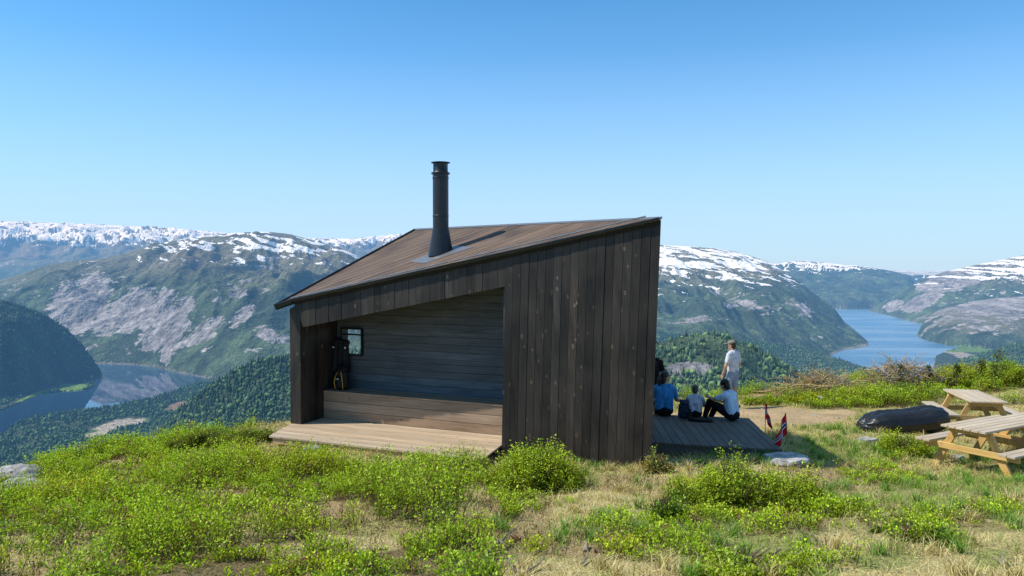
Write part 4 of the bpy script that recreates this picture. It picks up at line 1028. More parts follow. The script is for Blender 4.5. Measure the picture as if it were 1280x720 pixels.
def hand(s, wr, d, pn, side, k=1.0):
    """palm and five curled fingers: d = pointing direction, pn = palm normal, side = thumb side"""
    d, pn, side = Vector(d).normalized(), Vector(pn).normalized(), Vector(side).normalized()
    for j in range(4):
        o_ = side * (.028 - .0185 * j) * k
        s.cap(wr + side * (.012 - .008 * j) * k, wr + d * .085 * k + o_, .016 * k, .013 * k)
        a_ = wr + d * .088 * k + o_; ln = (.038, .043, .040, .031)[j] * k
        b_ = a_ + (d * .95 + pn * .25).normalized() * ln; c_ = b_ + (d * .7 + pn * .7).normalized() * ln * .7; e_ = c_ + (d * .4 + pn * .9).normalized() * ln * .5
        s.chain([a_, b_, c_, e_], [.0095 * k, .009 * k, .008 * k, .007 * k])
    t0 = wr + d * .025 * k + side * .022 * k; t1 = t0 + (d * .6 + side * .75).normalized() * .038 * k; t2 = t1 + (d * .9 + side * .25 + pn * .2).normalized() * .03 * k
    s.chain([t0, t1, t2], [.014 * k, .011 * k, .009 * k])
def person(label, loc, rz, J, wear, k=1.0, group='people at the shelter terrace'):
    t = thing('person', label, 'person', loc, rz, group)
    J = {q: Vector(v) * k for q, v in J.items()}
    S = lambda v: v * k
    s = Soft()
    hd = J['head']; f = J['look'].normalized(); upd = (hd - J['neck']).normalized(); upd = (upd - f * upd.dot(f)).normalized(); rt = f.cross(upd)
    M = Matrix((rt, f, upd)).transposed()
    s.ell(hd + f * S(.004) + upd * S(.025), (S(.077), S(.095), S(.095)), M)
    s.ell(hd + f * S(.025) - upd * S(.045), (S(.058), S(.068), S(.075)), M)
    s.cap(hd + f * S(.093) + upd * S(.012), hd + f * S(.112) - upd * S(.018), S(.010), S(.014))
    s.ell(hd + f * S(.086) - upd * S(.052), (S(.026), S(.012), S(.010)), M)
    s.ell(hd + f * S(.075) - upd * S(.092), (S(.026), S(.02), S(.018)), M)
    for q in (-1, 1): s.ell(hd + rt * q * S(.078) - f * S(.005) - upd * S(.005), (S(.012), S(.022), S(.032)), M); 
    s.cap(hd - upd * S(.05) - f * S(.015), J['neck'], S(.055), S(.060))
    def torso(s, g):
        s.cap(J['shl'] + (J['neck'] - J['shl']) * .15 - Vector((0, 0, S(.02))), J['shr'] + (J['neck'] - J['shr']) * .15 - Vector((0, 0, S(.02))), S(.065 + g))
        s.cap(J['neck'] - upd * S(.03), J['chest'], S(.075 + g), S(.115 + g))
        lat = (J['shr'] - J['shl']).normalized() * S(.075)
        for q in (-1, 1): s.cap(J['chest'] + lat * q, J['pelvis'] + lat * q * .95, S(.10 + g), S(.095 + g)); s.cap(J['chest'] + lat * q, lerp(J['shl'] if q < 0 else J['shr'], J['neck'], .4), S(.10 + g), S(.06 + g))
    torso(s, 0)
    for q in 'lr':
        s.chain([J['sh' + q], J['el' + q], J['wr' + q]], [S(.056), S(.040), S(.028)])
        hp = (J['pelvis'] + (J['kn' + q] - J['pelvis']) * .0) + (J['shr'] - J['shl']).normalized() * S(.085) * (-1 if q == 'l' else 1)
        J['hp' + q] = hp
        s.chain([hp, J['kn' + q], J['an' + q]], [S(.088), S(.056), S(.038)])
        ca = lerp(J['kn' + q], J['an' + q], .3); s.cap(ca, lerp(J['kn' + q], J['an' + q], .55), S(.055), S(.045))
        fd = J.get('toe' + q, J['look']).normalized()
        s.cap(J['an' + q] - fd * S(.04) - Vector((0, 0, S(.04))), J['an' + q] + fd * S(.14) - Vector((0, 0, S(.055))), S(.036), S(.028))
        d_ = (J['wr' + q] - J['el' + q]).normalized(); d_ = (d_ + Vector(J.get('hd' + q, d_)).normalized() * .8).normalized()
        pn = Vector((1 if q == 'l' else -1, 0, -.4)); pn = (pn - d_ * pn.dot(d_)).normalized(); side = d_.cross(pn) * (1 if q == 'r' else -1)
        hand(s, J['wr' + q], d_, pn, side, k)
    s.build('body', m_sk, t, voxel=.0065 * k, smooth=3)
    for q in (-1, 1):
        mb_ = Soft(); mb_.ell(hd + rt * q * S(.032) + f * S(.088) + upd * S(.014), (S(.013), S(.009), S(.008)), M); mb_.build('eye', m_eye, t, voxel=.004, smooth=0)
    # shirt
    s = Soft(); torso(s, .014)
    for q in 'lr': s.cap(J['sh' + q], lerp(J['sh' + q], J['el' + q], wear.get('sleeve', .62)), S(.068), S(.062))
    s.build('shirt', wear['shirt'], t, voxel=.009 * k, smooth=4)
    s = Soft(); ln = wear.get('leg', .8)
    lat = (J['shr'] - J['shl']).normalized()
    s.cap(J['pelvis'] - lat * S(.06), J['pelvis'] + lat * S(.06), S(.118), S(.118))
    for q in 'lr':
        if ln < 1: s.cap(J['hp' + q], lerp(J['hp' + q], J['kn' + q], ln), S(.106), S(.086))
        else: s.chain([J['hp' + q], J['kn' + q], lerp(J['kn' + q], J['an' + q], .9)], [S(.104), S(.073), S(.056)])
    s.build('shorts' if ln < 1 else 'trousers', wear['legs'], t, voxel=.009 * k, smooth=4)
    for q in 'lr':
        s = Soft(); fd = J.get('toe' + q, J['look']).normalized()
        s.cap(J['an' + q] - fd * S(.045) - Vector((0, 0, S(.045))), J['an' + q] + fd * S(.15) - Vector((0, 0, S(.06))), S(.05), S(.04)); s.build('shoe', m_shoe, t, voxel=.01 * k, smooth=3)
    # hair / cap
    s = Soft(); hb = wear.get('hairback', .02)
    s.ell(hd - f * S(.018) + upd * S(.045), (S(.090), S(.100), S(.085)), M)
    s.ell(hd - f * S(.05) - upd * S(hb * .6), (S(.080), S(.062), S(.075 + hb)), M)
    if wear.get('tail'): s.chain([hd - f * S(.09) + upd * S(.02), hd - f * S(.13) - upd * S(.06), hd - f * S(.12) - upd * S(.2)], [S(.035), S(.04), S(.02)])
    s.build('hair', wear['hair'], t, voxel=.008 * k, smooth=3)
    if wear.get('cap'):
        s = Soft(); s.ell(hd - f * S(.005) + upd * S(.068), (S(.098), S(.112), S(.072)), M)
        co_ = s.build('cap', wear['cap'], t, voxel=.008, smooth=3)
        s = Soft(); s.ell(hd + f * S(.135) + upd * S(.055), (S(.075), S(.085), S(.012)), M); s.build('cap_brim', wear['cap'], co_, voxel=.007, smooth=2, world=False)
    return t
# standing man
p = at(916, 500, 20.0); p.z = gz(p.x, p.y)
MAN_DZ = p.z
person('standing man in khaki cap, pale T-shirt and light denim shorts looking left', p, R(42), dict(pelvis=(0, 0, .95), chest=(0, .0, 1.27), neck=(0, .01, 1.50), head=(-.01, .04, 1.655), look=(-.25, 1, -.12), shl=(-.20, 0, 1.42), shr=(.20, -.01, 1.42), ell=(-.28, .03, 1.14), wrl=(-.25, .14, .90), elr=(.27, -.03, 1.14), wrr=(.27, .07, .89), knl=(-.12, .10, .50), anl=(-.13, .10, .10), knr=(.11, .02, .50), anr=(.12, -.06, .10), toel=(-.1, 1, 0), toer=(.15, 1, 0)), dict(shirt=m_tw, legs=m_jean, leg=.82, hair=m_hair, cap=m_cap), 1.0)
# woman at the left
def seat(x, y, up_=.0):
    q = on_z(x, y, DECKZ); return Vector((q.x, q.y, DECKZ + up_))
person('seated woman in blue T-shirt with tied dark hair, head turned to the right', seat(830, 520), R(-8), dict(pelvis=(0, 0, .12), chest=(0, .02, .40), neck=(.0, .04, .61), head=(.02, .06, .755), look=(.9, .5, -.1), shl=(-.175, .02, .54), shr=(.175, .03, .54), ell=(-.23, .14, .30), wrl=(-.12, .35, .22), elr=(.25, .17, .30), wrr=(.46, .28, .24), hdr=(1, .2, -.1), knl=(-.10, .44, .10), anl=(-.10, .46, -.34), knr=(.10, .44, .10), anr=(.10, .46, -.34), toel=(0, 1, 0), toer=(0, 1, 0)), dict(shirt=m_bl, legs=m_bk, leg=2, hair=m_hair, tail=True, hairback=.05), 1.0)
person('seated child in pale T-shirt with short greyish hair, sitting between the two adults', seat(869, 521.5), R(-14), dict(pelvis=(0, 0, .12), chest=(0, .03, .38), neck=(.0, .05, .58), head=(.0, .08, .72), look=(.25, 1, -.2), shl=(-.165, .03, .51), shr=(.165, .03, .51), ell=(-.24, .16, .30), wrl=(-.20, .36, .24), elr=(.24, .15, .30), wrr=(.16, .36, .24), knl=(-.10, .42, .10), anl=(-.10, .44, -.34), knr=(.10, .42, .10), anr=(.10, .44, -.34), toel=(0, 1, 0), toer=(0, 1, 0)), dict(shirt=m_tw, legs=m_bk, leg=2, hair=m_ghair), .74)
person('seated person with black hair and light blue T-shirt, arm on a dark trouser knee', seat(916, 526), R(48), dict(pelvis=(0, 0, .12), chest=(.01, .06, .40), neck=(.0, .12, .60), head=(-.02, .18, .735), look=(.15, 1, -.25), shl=(-.18, .10, .53), shr=(.18, .07, .53), ell=(-.23, .33, .44), wrl=(-.12, .50, .46), elr=(.26, .16, .28), wrr=(.20, .38, .34), knl=(-.14, .46, .36), anl=(-.12, .58, .02), knr=(.14, .44, .26), anr=(.14, .60, -.06), toel=(-.1, 1, 0), toer=(.1, 1, 0)), dict(shirt=m_lb, legs=m_bk, leg=2, hair=m_bhair, hairback=.03), .92)
p = at(814, 480, 17.0); p.z = gz(p.x, p.y)
person('standing person in black shirt mostly hidden behind the shelter corner', p, R(5), dict(pelvis=(0, 0, .95), chest=(0, .0, 1.27), neck=(0, .01, 1.50), head=(0, .04, 1.655), look=(0, 1, -.1), shl=(-.20, 0, 1.42), shr=(.20, 0, 1.42), ell=(-.26, .02, 1.14), wrl=(-.2, .2, 1.05), elr=(.27, -.02, 1.14), wrr=(.22, .19, 1.12), knl=(-.1, .03, .50), anl=(-.1, 0, .09), knr=(.1, .03, .50), anr=(.1, 0, .09), toel=(-.1, 1, 0), toer=(.1, 1, 0)), dict(shirt=m_bk, legs=m_bk, leg=.9, hair=m_hair), 1.0)

# ------------------------------------------------------------------ bags
m_bag = simple_mat('black_pack', (0.012, 0.012, 0.014), .7, .3, 0, .3, 20, .4, .01); m_navy = simple_mat('navy_pack', (0.02, 0.03, 0.06), .7, .3, 0, .3, 20, .4, .01)
m_yel = simple_mat('yellow_cord', (0.55, 0.36, 0.06), .6, .2); m_pale = simple_mat('pale_tag', (0.7, 0.7, 0.68), .6)
def backpack(label, loc, rz, k, mat, yellow):
    t = thing('backpack', label, 'backpack', loc, rz, 'backpacks')
    s = Soft(); s.cap((-.09 * k, 0, .13 * k), (.09 * k, 0, .13 * k), .12 * k, .12 * k); s.cap((-.08 * k, .0, .40 * k), (.08 * k, .0, .40 * k), .105 * k); s.cap((0, 0, .13 * k), (0, 0, .42 * k), .13 * k, .12 * k)
    for q in (-1, 1): s.cap((q * .09 * k, 0, .13 * k), (q * .08 * k, 0, .40 * k), .11 * k, .10 * k)
    b = s.build('pack_body', mat, t, voxel=.012, smooth=4)
    s = Soft(); s.cap((-.08 * k, 0, .54 * k), (.08 * k, 0, .54 * k), .075 * k); s.ell((0, -.02 * k, .5 * k), (.15 * k, .12 * k, .05 * k)); s.build('lid', mat, t, voxel=.012)
    s = Soft(); s.cap((-.05 * k, -.12 * k, .12 * k), (.05 * k, -.12 * k, .12 * k), .06 * k); s.cap((-.05 * k, -.12 * k, .26 * k), (.05 * k, -.12 * k, .26 * k), .05 * k); s.cap((0, -.12 * k, .12 * k), (0, -.12 * k, .26 * k), .07 * k); s.build('front_pocket', mat, t, voxel=.012)
    for q in (-1, 1):
        mb = MB(); mb.tube([(q * .05 * k, -.115 * k, .46 * k), (q * .10 * k, -.15 * k, .34 * k), (q * .125 * k, -.155 * k, .2 * k), (q * .115 * k, -.13 * k, .05 * k)], .011 * k, 6); mb.build('strap', m_yel if yellow else mat, t, world=False, smooth=True)
    mb = MB(); mb.tube([(-.04 * k, 0.02, .6 * k), (-.03 * k, 0.02, .66 * k), (.03 * k, 0.02, .66 * k), (.04 * k, .02, .6 * k)], .01 * k, 6); mb.build('haul_loop', mat, t, world=False)
    if yellow:
        mb = MB(); mb.box((0, -.186 * k, .30 * k), (.05 * k, .006, .03 * k)); mb.build('label_patch', m_pale, t, world=False)
    return t
bp = V3(bf + E * .55 + NI * .2, BZ)
backpack('black backpack with yellow straps on the bench in the corner of the shelter', bp, math.atan2(E.y, E.x) , .78, m_bag, True)
jk = thing('hanging_jacket', 'black jacket hanging in the dark corner over the backpack, beside the window', 'jacket', V3(BW + E * .42 - NI * .1, wb - .12), math.atan2(E.y, E.x))
s = Soft(); s.cap((-.12, 0, .40), (.14, 0, .36), .06); s.cap((-.1, 0, .36), (-.13, 0, -.16), .08, .11); s.cap((.1, 0, .3), (.1, 0, -.16), .07, .10); s.cap((0, 0, .3), (0, 0, -.16), .08, .10); s.build('jacket_body', m_bag, jk, voxel=.012)
for b_ in (-.12, .16):
    mb = MB(); mb.box((b_, -.10, .27), (.035, .01, .035)); mb.build('snap_button', m_pale, jk, world=False)
backpack('navy daypack standing on the terrace between the woman and the child', seat(855, 523.5), R(12), .62, m_navy, False)
gm = thing('folded_jacket', 'black jacket dropped on the terrace boards behind the child', 'jacket', seat(876, 527), R(-10))
s = Soft(); s.ell((0, 0, .035), (.17, .09, .045)); s.ell((.13, -.02, .03), (.10, .07, .035)); s.cap((-.15, 0, .04), (-.22, .03, .05), .045, .03); s.build('jacket_cloth', m_bag, gm, voxel=.01)
bo = thing('drink_bottle', 'dark drink bottle standing on the terrace beside the child', 'bottle', seat(862.5, 525.5))
mb = MB(); mb.lathe((0, 0, 0), (0, 0, 1), [(.035, 0), (.036, .01), (.036, .15), (.02, .18), (.018, .19)], 16); mb.build('bottle_body', m_bag, bo, world=False, smooth=True)
mb = MB(); mb.lathe((0, 0, .19), (0, 0, 1), [(.021, 0), (.021, .03), (.018, .034)], 16); mb.build('bottle_cap', m_navy, bo, world=False, smooth=True)

# ------------------------------------------------------------------ plants
def keep_off(P):
    """no plants inside the shelter, decks"""
    def inq(q):
        return inpoly(P[:, 0], P[:, 1], [(v.x, v.y) for v in q])
    sh_ = [A + NI * -.02, RJ - NI * .02, Vector((B1.x, B1.y, 0)) - NI * .03, RB, BLg]
    return ~(inq(sh_) | inq([d0 - nd * .02, d1 - nd * .02, RJ, A]) | inq([q0, q1, q2, q3]))

GRN = np.array((0.42, 0.60, 0.026)); GRN2 = np.array((0.15, 0.32, 0.03)); YGR = np.array((0.62, 0.67, 0.03)); HEA = np.array((0.25, 0.13, 0.075))
def scatter(n, x0, x1, y0, y1):
    t = RNG.uniform(0, 1, n); Yv = np.sqrt(y0 ** 2 + t * (y1 ** 2 - y0 ** 2)); Xv = RNG.uniform(x0, x1, n) * Yv
    return Xv, Yv
# bilberry scrub
lv = Leaves()
Xs, Ys = scatter(150000, -0.78, 0.78, 4.3, 24.5)
Zs, px, py, sc_, path, brown, green, n, n2 = zones(Xs, Ys)
mound = 0.5 + 0.5 * (fbm(Xs / 0.62, Ys / 0.62, 77, 2) * .8 + .55 * fbm(Xs / .24, Ys / .24, 79, 2)); big = poly_mask(px, py, 530, 640, 110, 55)
k = (RNG.random(len(Xs)) < sc_ * (0.14 + 1.1 * sst(.33, .57, mound)) * 1.2) & (path < .3)
P = np.stack([Xs, Ys, Zs], -1)[k]; ko = keep_off(P); P = P[ko]
mm, nn, n22, bg_ = mound[k][ko], n[k][ko], n2[k][ko], np.clip(big[k][ko], 0, 1)
Hh = (0.07 + 0.34 * sst(.38, .8, mm) + 0.15 * sst(0, .4, bg_)) * RNG.uniform(.75, 1.2, len(P))
Hh = np.where((px[k][ko] > 640) & (P[:, 1] < 15), np.minimum(Hh, .04 + .4 * Hh), Hh)
pk_, qk_ = px[k][ko], py[k][ko]
Hh = np.where((pk_ > 325) & (pk_ < 615) & (qk_ < 585), Hh * .55, Hh)
Hh = np.where(P[:, 1] > 17, Hh * 1.25, Hh)
c_ = mixc(np.broadcast_to(GRN, (len(P), 3)), YGR, sst(0, .6, nn) * .6); c_ = mixc(c_, GRN2, sst(.1, .6, -n22) * .7)
red = RNG.random(len(P)) < .07; c_[red] = HEA * 1.2
D = np.stack([RNG.normal(0, .32, len(P)), RNG.normal(0, .32, len(P)), np.ones(len(P))], -1)
P[:, 2] -= .02
near = P[:, 1] < 12
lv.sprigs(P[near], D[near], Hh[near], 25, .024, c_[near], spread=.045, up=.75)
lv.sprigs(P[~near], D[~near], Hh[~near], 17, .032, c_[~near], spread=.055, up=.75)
tag(lv.build('bilberry_scrub', M_leaf), 'bright green bilberry scrub spreading over the hilltop', 'scrub', kind='stuff')
# heather: brown dry sprigs in the gaps
lv = Leaves()
Xs, Ys = scatter(26000, -0.85, 0.8, 4.2, 24)
Zs, px, py, sc_, path, brown, green, n, n2 = zones(Xs, Ys)
k = (RNG.random(len(Xs)) < (np.clip(brown, 0, 1) * .5 + (px < 640) * (1 - sc_) * .55 + sc_ * .10)) & (path < .2)
P = np.stack([Xs, Ys, Zs], -1)[k]; P = P[keep_off(P)]
D = np.stack([RNG.normal(0, .6, len(P)), RNG.normal(0, .6, len(P)), np.ones(len(P))], -1)
cH = np.where(RNG.random(len(P))[:, None] < .5, HEA, np.array((.17, .12, .06))) * RNG.uniform(.7, 1.4, (len(P), 1)); cg = RNG.random(len(P)) < .2; cH[cg] = (.10, .13, .03)
lv.sprigs(P, D, RNG.uniform(.06, .2, len(P)), 9, .02, cH, spread=.03, low=.15)
tag(lv.build('heather', M_leaf), 'brown heather and dry twigs between the scrub', 'heather', kind='stuff')
# grass
lv = Leaves()
Xs, Ys = scatter(480000, -0.78, 0.80, 4.2, 22)
Zs, px, py, sc_, path, brown, green, n, n2 = zones(Xs, Ys)
tuft = sst(.0, .35, fbm(Xs / .16, Ys / .16, 55, 2))
dens = (1 - sc_ * .85) * (1 - path) * (.30 + .7 * tuft) * (1 - brown * .55) * np.where(px < 560, .4, 1)
k = RNG.random(len(Xs)) < dens
P = np.stack([Xs, Ys, Zs - .01], -1)[k]; ko = keep_off(P); P = P[ko]; gr = green[k][ko]; nn = n[k][ko]; tf = tuft[k][ko]
isg = RNG.random(len(P)) < gr * .75 + .08
c_ = np.where(isg[:, None], np.array((.28, .44, .05)), np.array((.74, .63, .28))) * RNG.uniform(.6, 1.3, (len(P), 1))
br = RNG.random(len(P)) < .15; c_[br] = np.array((.22, .14, .07))
Hh = RNG.uniform(.025, .07, len(P)) * (1 + .8 * tf) * np.where(isg, 1.15, 1.0)
lean = Hh * np.where(isg, RNG.uniform(.2, 1.0, len(P)), RNG.uniform(.5, 2.0, len(P)))
lv.blades(P, Hh, lean, RNG.uniform(.003, .0065, len(P)) * np.where(P[:, 1] > 11, 1.5, 1), c_)
# tussocks of longer blades
Xc, Yc = scatter(420, -0.2, 0.78, 5, 17)
Zc, px, py, sc_, path, brown, green, n, n2 = zones(Xc, Yc)
kk = (sc_ < .4) & (path < .1); Xc, Yc, Zc, gr = Xc[kk], Yc[kk], Zc[kk], green[kk]
nb_ = 70; ra = np.abs(RNG.normal(0, .06, (len(Xc), nb_))); an = RNG.uniform(0, 6.283, (len(Xc), nb_))
P = np.stack([Xc[:, None] + ra * np.cos(an), Yc[:, None] + ra * np.sin(an), np.repeat(Zc[:, None], nb_, 1) - .01], -1).reshape(-1, 3)
gk = np.repeat(RNG.random(len(Xc)) < gr * .9 + .12, nb_); ko = keep_off(P); P = P[ko]; gk = gk[ko]
c_ = np.where(gk[:, None], np.array((.20, .40, .05)), np.array((.70, .58, .27))) * RNG.uniform(.45, 1.25, (len(P), 1))
Hh = RNG.uniform(.07, .17, len(P)); lv.blades(P, Hh, Hh * RNG.uniform(.2, 1.1, len(P)), RNG.uniform(.004, .008, len(P)), c_)
tag(lv.build('grass', M_grass), 'short dry straw coloured grass with greener tufts', 'grass', kind='stuff')

m_twig = simple_mat('twig_bark', (0.16, 0.11, 0.075), .85, .1, 0, .4, 40, .5, .004); m_dead = simple_mat('bleached_wood', (0.27, 0.225, 0.175), .8, .15, 0, .4, 25, .5, .004)
def bush(name, label, px_, py_, wpx, hpx, dens=1.0, col=GRN, size=.025, nl=20, group=None, twigs=True, low=.25, up=.5, squash=1.0, yy=None):
    p = gp(px_, py_) if yy is None else (lambda q: Vector((q.x, q.y, gz(q.x, q.y))))(at(px_, py_, yy))
    w_ = wpx / F * p.y / 2; h_ = hpx / F * p.y
    t = thing(name, label, 'bush', p, 0, group)
    n_ = int(1500 * dens * max(w_ * w_, .02) * 2.2 + 80); h_ *= .88
    nlb = 11 + int(w_ * 12); la_ = RNG.uniform(0, 2 * np.pi, nlb); lr_ = np.sqrt(RNG.uniform(0, 1, nlb)) * .78
    lx, ly = lr_ * np.cos(la_) * w_, lr_ * np.sin(la_) * w_ * squash * .8; lrad = w_ * RNG.uniform(.24, .46, nlb) * (1 - .3 * lr_); lh = h_ * RNG.uniform(.62, 1.05, nlb) * (1 - .38 * lr_); lh[0] = h_ * .95; lx[0] *= .4; ly[0] *= .4
    pk = RNG.integers(0, nlb, n_); a_ = RNG.uniform(0, 2 * np.pi, n_); r_ = np.sqrt(RNG.uniform(0, 1, n_)) * RNG.uniform(.85, 1.18, n_)
    bx_ = lx[pk] + r_ * np.cos(a_) * lrad[pk]; by_ = ly[pk] + r_ * np.sin(a_) * lrad[pk] * .9
    lump = np.clip(1 + .9 * fbm(bx_ / .16 + px_, by_ / .16, 7, 3), .4, 1.35)
    top = lh[pk] * np.clip(1 - .75 * np.clip(r_, 0, 1.1) ** 2.5, .14, 1) * lump * RNG.uniform(.75, 1.12, n_)
    Ln = np.minimum(top, .14 + .3 * top + RNG.uniform(0, .12, n_))
    gzv = ground(bx_ + p.x, by_ + p.y) - p.z
    P_ = np.stack([bx_, by_, gzv + np.maximum(top - Ln, 0) - .02], -1)
    D_ = np.stack([bx_ * .5 / w_ + RNG.normal(0, .25, n_), by_ * .5 / w_ + RNG.normal(0, .25, n_), np.ones(n_)], -1)
    cc = mixc(np.broadcast_to(col, (n_, 3)), YGR, RNG.random(n_) * .5); cc = mixc(cc, GRN2, sst(0, .5, fbm(bx_ / .25, by_ / .25, 9, 2)) * .6); cc = cc * (.40 + .70 * np.clip(top / (h_ * 1.05), 0, 1))[:, None] * np.where(RNG.random(n_) < .12, .55, 1.0)[:, None]  # lower shoots painted darker, standing in for shade inside the bush
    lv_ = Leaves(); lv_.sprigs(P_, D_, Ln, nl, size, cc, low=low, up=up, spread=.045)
    lv_.build('foliage', M_leaf, t, False)
    if twigs:
        mb = MB()
        for i in range(26):
            aa = random.uniform(0, 6.28); q = random.uniform(.1, .7); b_ = Vector((math.cos(aa) * q * w_ * .5, math.sin(aa) * q * w_ * .4, 0)); b_.z = gz(b_.x + p.x, b_.y + p.y) - p.z - .02
            e_ = Vector((math.cos(aa) * q * w_ * 1.1, math.sin(aa) * q * w_ * .8, h_ * (1 - .7 * q * q) * .85)); m__ = (b_ + e_) / 2 + Vector((random.uniform(-.03, .03), random.uniform(-.03, .03), .03))
            mb.tube([b_, m__, e_], [.008, .006, .003], 5)
        mb.build('twigs', m_twig, t, world=False)
    return t
bush('bilberry_bush', 'dense green bush against the shelter wall beside the jamb of the opening', 668, 612, 135, 62, 2.0)
bush('bilberry_bush', 'broad green bush in front of the shaded terrace and flat stone', 922, 632, 178, 72, 2.0, squash=.75)
bush('bilberry_bush', 'small round green bush between the air lounger and the nearest table', 1130, 568, 64, 34, 1.6)
bush('bilberry_bush', 'low sparse shrub on the grass in front of the picnic tables', 1150, 672, 130, 24, .45, GRN2)
bush('bilberry_bush', 'low spreading green shrub near the bottom edge, below the broad bush', 925, 712, 190, 34, .55)
bush('bilberry_bush', 'small dark leafy shrub on the dry grass below the shelter corner', 832, 650, 44, 42, 1.3, GRN2)
bush('bilberry_bush', 'small green tussock shrub right of the broad bush', 1040, 640, 90, 26, .9)
bush('bilberry_bush', 'bushy green shrub under the right corner of the front deck', 575, 596, 60, 30, 1.2)
bush('juniper_bush', 'dark spreading juniper on the left crest above the gravel flat', 265, 560, 115, 26, 2.6, np.array((.10, .16, .03)), .026, 22, squash=.8)
bush('juniper_bush', 'lower juniper cushion right of the dark one on the left crest', 322, 550, 60, 17, 1.8, np.array((.16, .24, .04)), .03, 18)
bush('withered_shrub', 'withered yellow brown plant at the foot of the shelter corner', 822, 590, 38, 32, 1.3, np.array((.46, .34, .13)), .035, 8)
bush('fern', 'bright green fern at the left picture edge behind the boulders', 8, 590, 46, 26, 1.2, np.array((.12, .26, .03)), .05, 14)
for i, (a_, b_, w_, h_, lab, cl) in enumerate([
    (955, 503, 60, 16, 'low green shrub at the left end of the right crest, beyond the path', GRN), (1010, 500, 70, 20, 'yellow green shrub under the cut brush, second along the right crest', YGR),
    (1075, 500, 80, 24, 'bright green shrub behind the left end of the air lounger', GRN), (1135, 494, 70, 26, 'green shrub directly behind the middle of the air lounger', GRN2),
    (1188, 480, 90, 30, 'green shrub behind the farther picnic table', GRN), (1250, 478, 100, 40, 'wide green shrub at the right picture edge on the crest', GRN), (1212, 472, 80, 30, 'olive shrub on the skyline of the right crest, below the saplings', YGR * .8)]):
    bush('crest_shrub', lab, a_, b_ + 2, w_, h_ * .85, .8, cl * .8, .04, 14, 'shrubs along the right crest')

# saplings
def sapling(label, px_, py_, d_, hgt, seed):
    random.seed(seed); q = at(px_, py_, d_); p = Vector((q.x, q.y, gz(q.x, q.y)))
    t = thing('birch_sapling', label, 'sapling', p, 0, 'saplings on the right crest')
    mb = MB(); tips = []
    tr = [Vector((0, 0, -.05)), Vector((random.uniform(-.05, .05), 0, hgt * .4)), Vector((random.uniform(-.1, .1), random.uniform(-.05, .05), hgt))]
    mb.tube(tr, [.016, .011, .004], 6)
    for i in range(11):
        u_ = random.uniform(.25, .95); b_ = lerp(tr[1], tr[2], (u_ - .4) / .6) if u_ > .4 else lerp(tr[0], tr[1], u_ / .4)
        aa = random.uniform(0, 6.28); e_ = b_ + Vector((math.cos(aa), math.sin(aa), .9)) * random.uniform(.12, .3) * hgt * .5
        mb.tube([b_, e_], [.006, .0025], 5); tips.append((b_, e_))
    mb.build('trunk', m_twig, t, world=False)
    Pb = np.array([tuple(a_) for a_, _ in tips] + [tuple(tr[1])]); De = np.array([tuple(b_ - a_) for a_, b_ in tips] + [tuple(tr[2] - tr[1])])
    lv_ = Leaves(); lv_.sprigs(Pb, De, np.linalg.norm(De, axis=1), 26, .05, np.array((.13, .17, .03)), spread=.06, sw=0); lv_.build('crown', M_leaf, t, False)
sapling('tallest birch sapling on the right crest, near the right picture edge', 1246, 470, 21, 1.05, 1)
sapling('thin sapling just left of the tallest one on the right crest', 1222, 470, 21.5, .75, 2)
sapling('slender sapling above the farther picnic table on the crest skyline', 1196, 472, 21.5, .7, 3)
sapling('small sapling among cut brush, farthest left of the saplings', 1128, 478, 22, .75, 4)
sapling('short sapling rising from the brush above the air lounger', 1160, 475, 22, .65, 5)

# brush piles and dead branches
def brush(label, px_, py_, wpx, hpx, n_, mats, seed):
    random.seed(seed); p = gp(px_, py_); w_ = wpx / F * p.y / 2; h_ = hpx / F * p.y * 1.2
    t = thing('brush_pile', label, 'brush pile', p, 0, 'piles of cut brush on the right crest')
    mb = MB()
    for i in range(n_):
        x = max(-1, min(1, random.gauss(0, .42))) * w_; y = random.uniform(-.5, .5); z = gz(x + p.x, y + p.y) - p.z + random.uniform(0, 1) * h_ * max(.15, 1 - abs(x / w_) ** 1.5) * .8
        a_ = random.choice((1, -1)); d_ = Vector((a_ * random.uniform(.3, 1), random.uniform(-.6, .6), random.uniform(-.25, .55))).normalized(); ln = random.uniform(.2, .8)
        s_ = Vector((x, y, z)); m__ = s_ + d_ * ln * .5 + Vector((0, 0, random.uniform(-.05, .08))); e_ = s_ + d_ * ln
        r_ = random.uniform(.006, .016); mb.tube([s_, m__, e_], [r_, r_ * .8, r_ * .4], 4, mi=random.randrange(len(mats)))
        if random.random() < .6: mb.tube([m__, m__ + (d_ + Vector((0, random.uniform(-.7, .7), random.uniform(0, .8)))) * ln * .3], [r_ * .6, r_ * .2], 4, mi=random.randrange(len(mats)))
    mb.build('twig_heap', mats, t, world=False)
    k = n_ * 2; Pb = np.stack([RNG.normal(0, .5, k) * w_, RNG.uniform(-.5, .5, k), np.zeros(k)], -1)
    Pb[:, 2] = ground(Pb[:, 0] + p.x, Pb[:, 1] + p.y) - p.z + RNG.uniform(0, .8, k) * h_ * np.clip(1 - np.abs(Pb[:, 0] / w_) ** 1.5, .15, 1)
    lv_ = Leaves(); lv_.sprigs(Pb, RNG.normal(0, 1, (k, 3)) + np.array([0, 0, .4]), RNG.uniform(.15, .4, k), 12, .035, np.array((.60, .44, .14)) * RNG.uniform(.6, 1.3, (k, 1)), spread=.04); lv_.build('dry_leaves', M_leaf, t, False)
m_tan = simple_mat('tan_twig', (0.58, 0.42, 0.22), .85, .1, 0, .4, 40); m_gt = simple_mat('grey_twig', (0.36, 0.30, 0.25), .85, .1, 0, .4, 40)
brush('straw coloured heap of cut brush above the sandy path', 1020, 498, 135, 32, 300, [m_tan, m_tan, m_gt], 3)
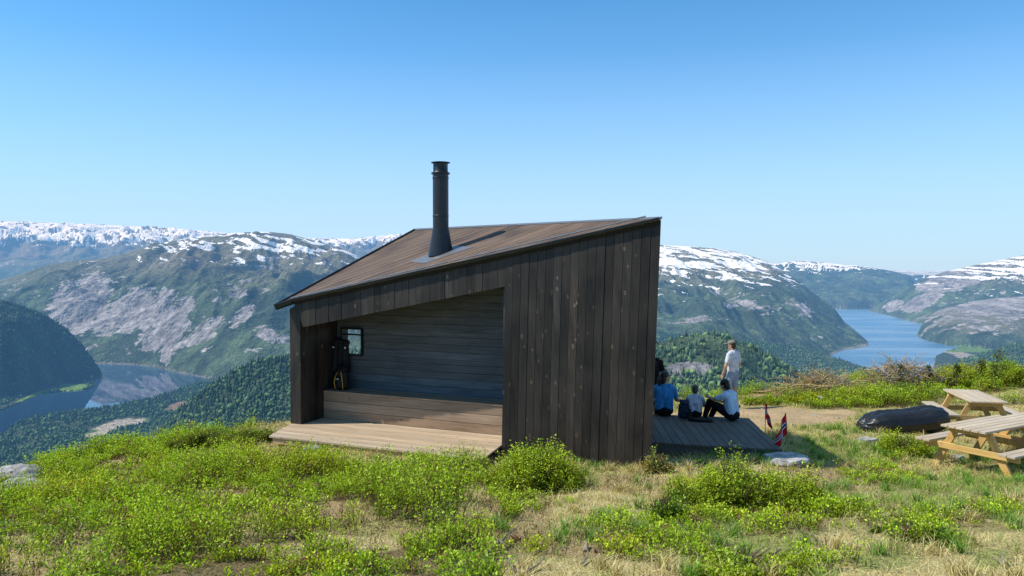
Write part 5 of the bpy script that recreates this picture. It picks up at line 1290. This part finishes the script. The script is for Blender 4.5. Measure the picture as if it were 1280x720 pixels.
brush('grey brown heap of cut branches on the skyline left of the saplings', 1125, 487, 130, 34, 280, [m_gt, m_gt, m_tan], 4)
brush('small twiggy heap on the skyline between the saplings', 1222, 476, 70, 18, 60, [m_gt, m_tan], 5)
def branch(label, pts, r_, mat=m_dead, name='dead_branch', forks=()):
    r_ *= .75; P = [gp(x, y) + Vector((0, 0, z * .7)) for x, y, z in pts]
    t = P[0].copy(); mb = MB()
    def smooth(Q):
        out = []
        for i in range(len(Q) - 1):
            for u_ in (0, .33, .66): out.append(lerp(Q[i], Q[i + 1], u_) + Vector((random.uniform(-1, 1), random.uniform(-1, 1), random.uniform(-1, 1))) * r_ * .35)
        return out + [Q[-1]]
    Q = smooth(P); mb.tube(Q, [r_ * (1 - .6 * i / (len(Q) - 1)) for i in range(len(Q))], 8)
    for fk in forks:
        Q = smooth([gp(x, y) + Vector((0, 0, z)) for x, y, z in fk]); mb.tube(Q, [r_ * .6 * (1 - .6 * i / (len(Q) - 1)) for i in range(len(Q))], 6)
    o = mb.build(name, mat, None, smooth=True); return tag(o, label, 'branch', 'dead branches in the grass')
branch('forked bleached branch at the edge of the scrub, left of the curved one', [(604, 702, .03), (618, 690, .07), (626, 686, .09), (634, 678, .1), (645, 670, .09)], .022, forks=[[(622, 687, .08), (632, 691, .06)]])
branch('curved bleached stick lying near the bottom edge', [(637, 706, .05), (641, 717, .04), (658, 719, .04), (672, 713, .05), (681, 704, .07)], .016)
branch('short bleached stick upright in the dry grass', [(727, 708, .03), (734, 702, .05), (735, 698, .08)], .013)
branch('pale stick at the lower right corner of the grass', [(1246, 700, .02), (1256, 712, .04), (1275, 709, .03)], .018, forks=[[(1256, 711, .04), (1252, 697, .06)]])
branch('thin grey stick leaning in the scrub at the left', [(78, 712, .05), (90, 698, .15), (105, 680, .3), (116, 668, .38)], .010)
branch('pale log lying in the brush behind the air lounger', [(1112, 489, .12), (1125, 487, .14), (1136, 491, .08)], .035)
branch('grey pole sticking out of the straw coloured brush heap', [(1040, 496, .1), (1052, 488, .3)], .03)
branch('short weathered stump end in the dry grass left of the green tufts', [(733, 690, .0), (732, 684, .07)], .035, name='wood_stump')
branch('dark rotten wood piece beside the stump end', [(742, 690, .02), (756, 692, .02)], .03, m_twig, 'wood_piece')
branch('dark dry root lying in the grass right of the low shrub', [(1003, 667, .03), (1012, 671, .04), (1020, 676, .02)], .025, m_twig, 'dead_root')
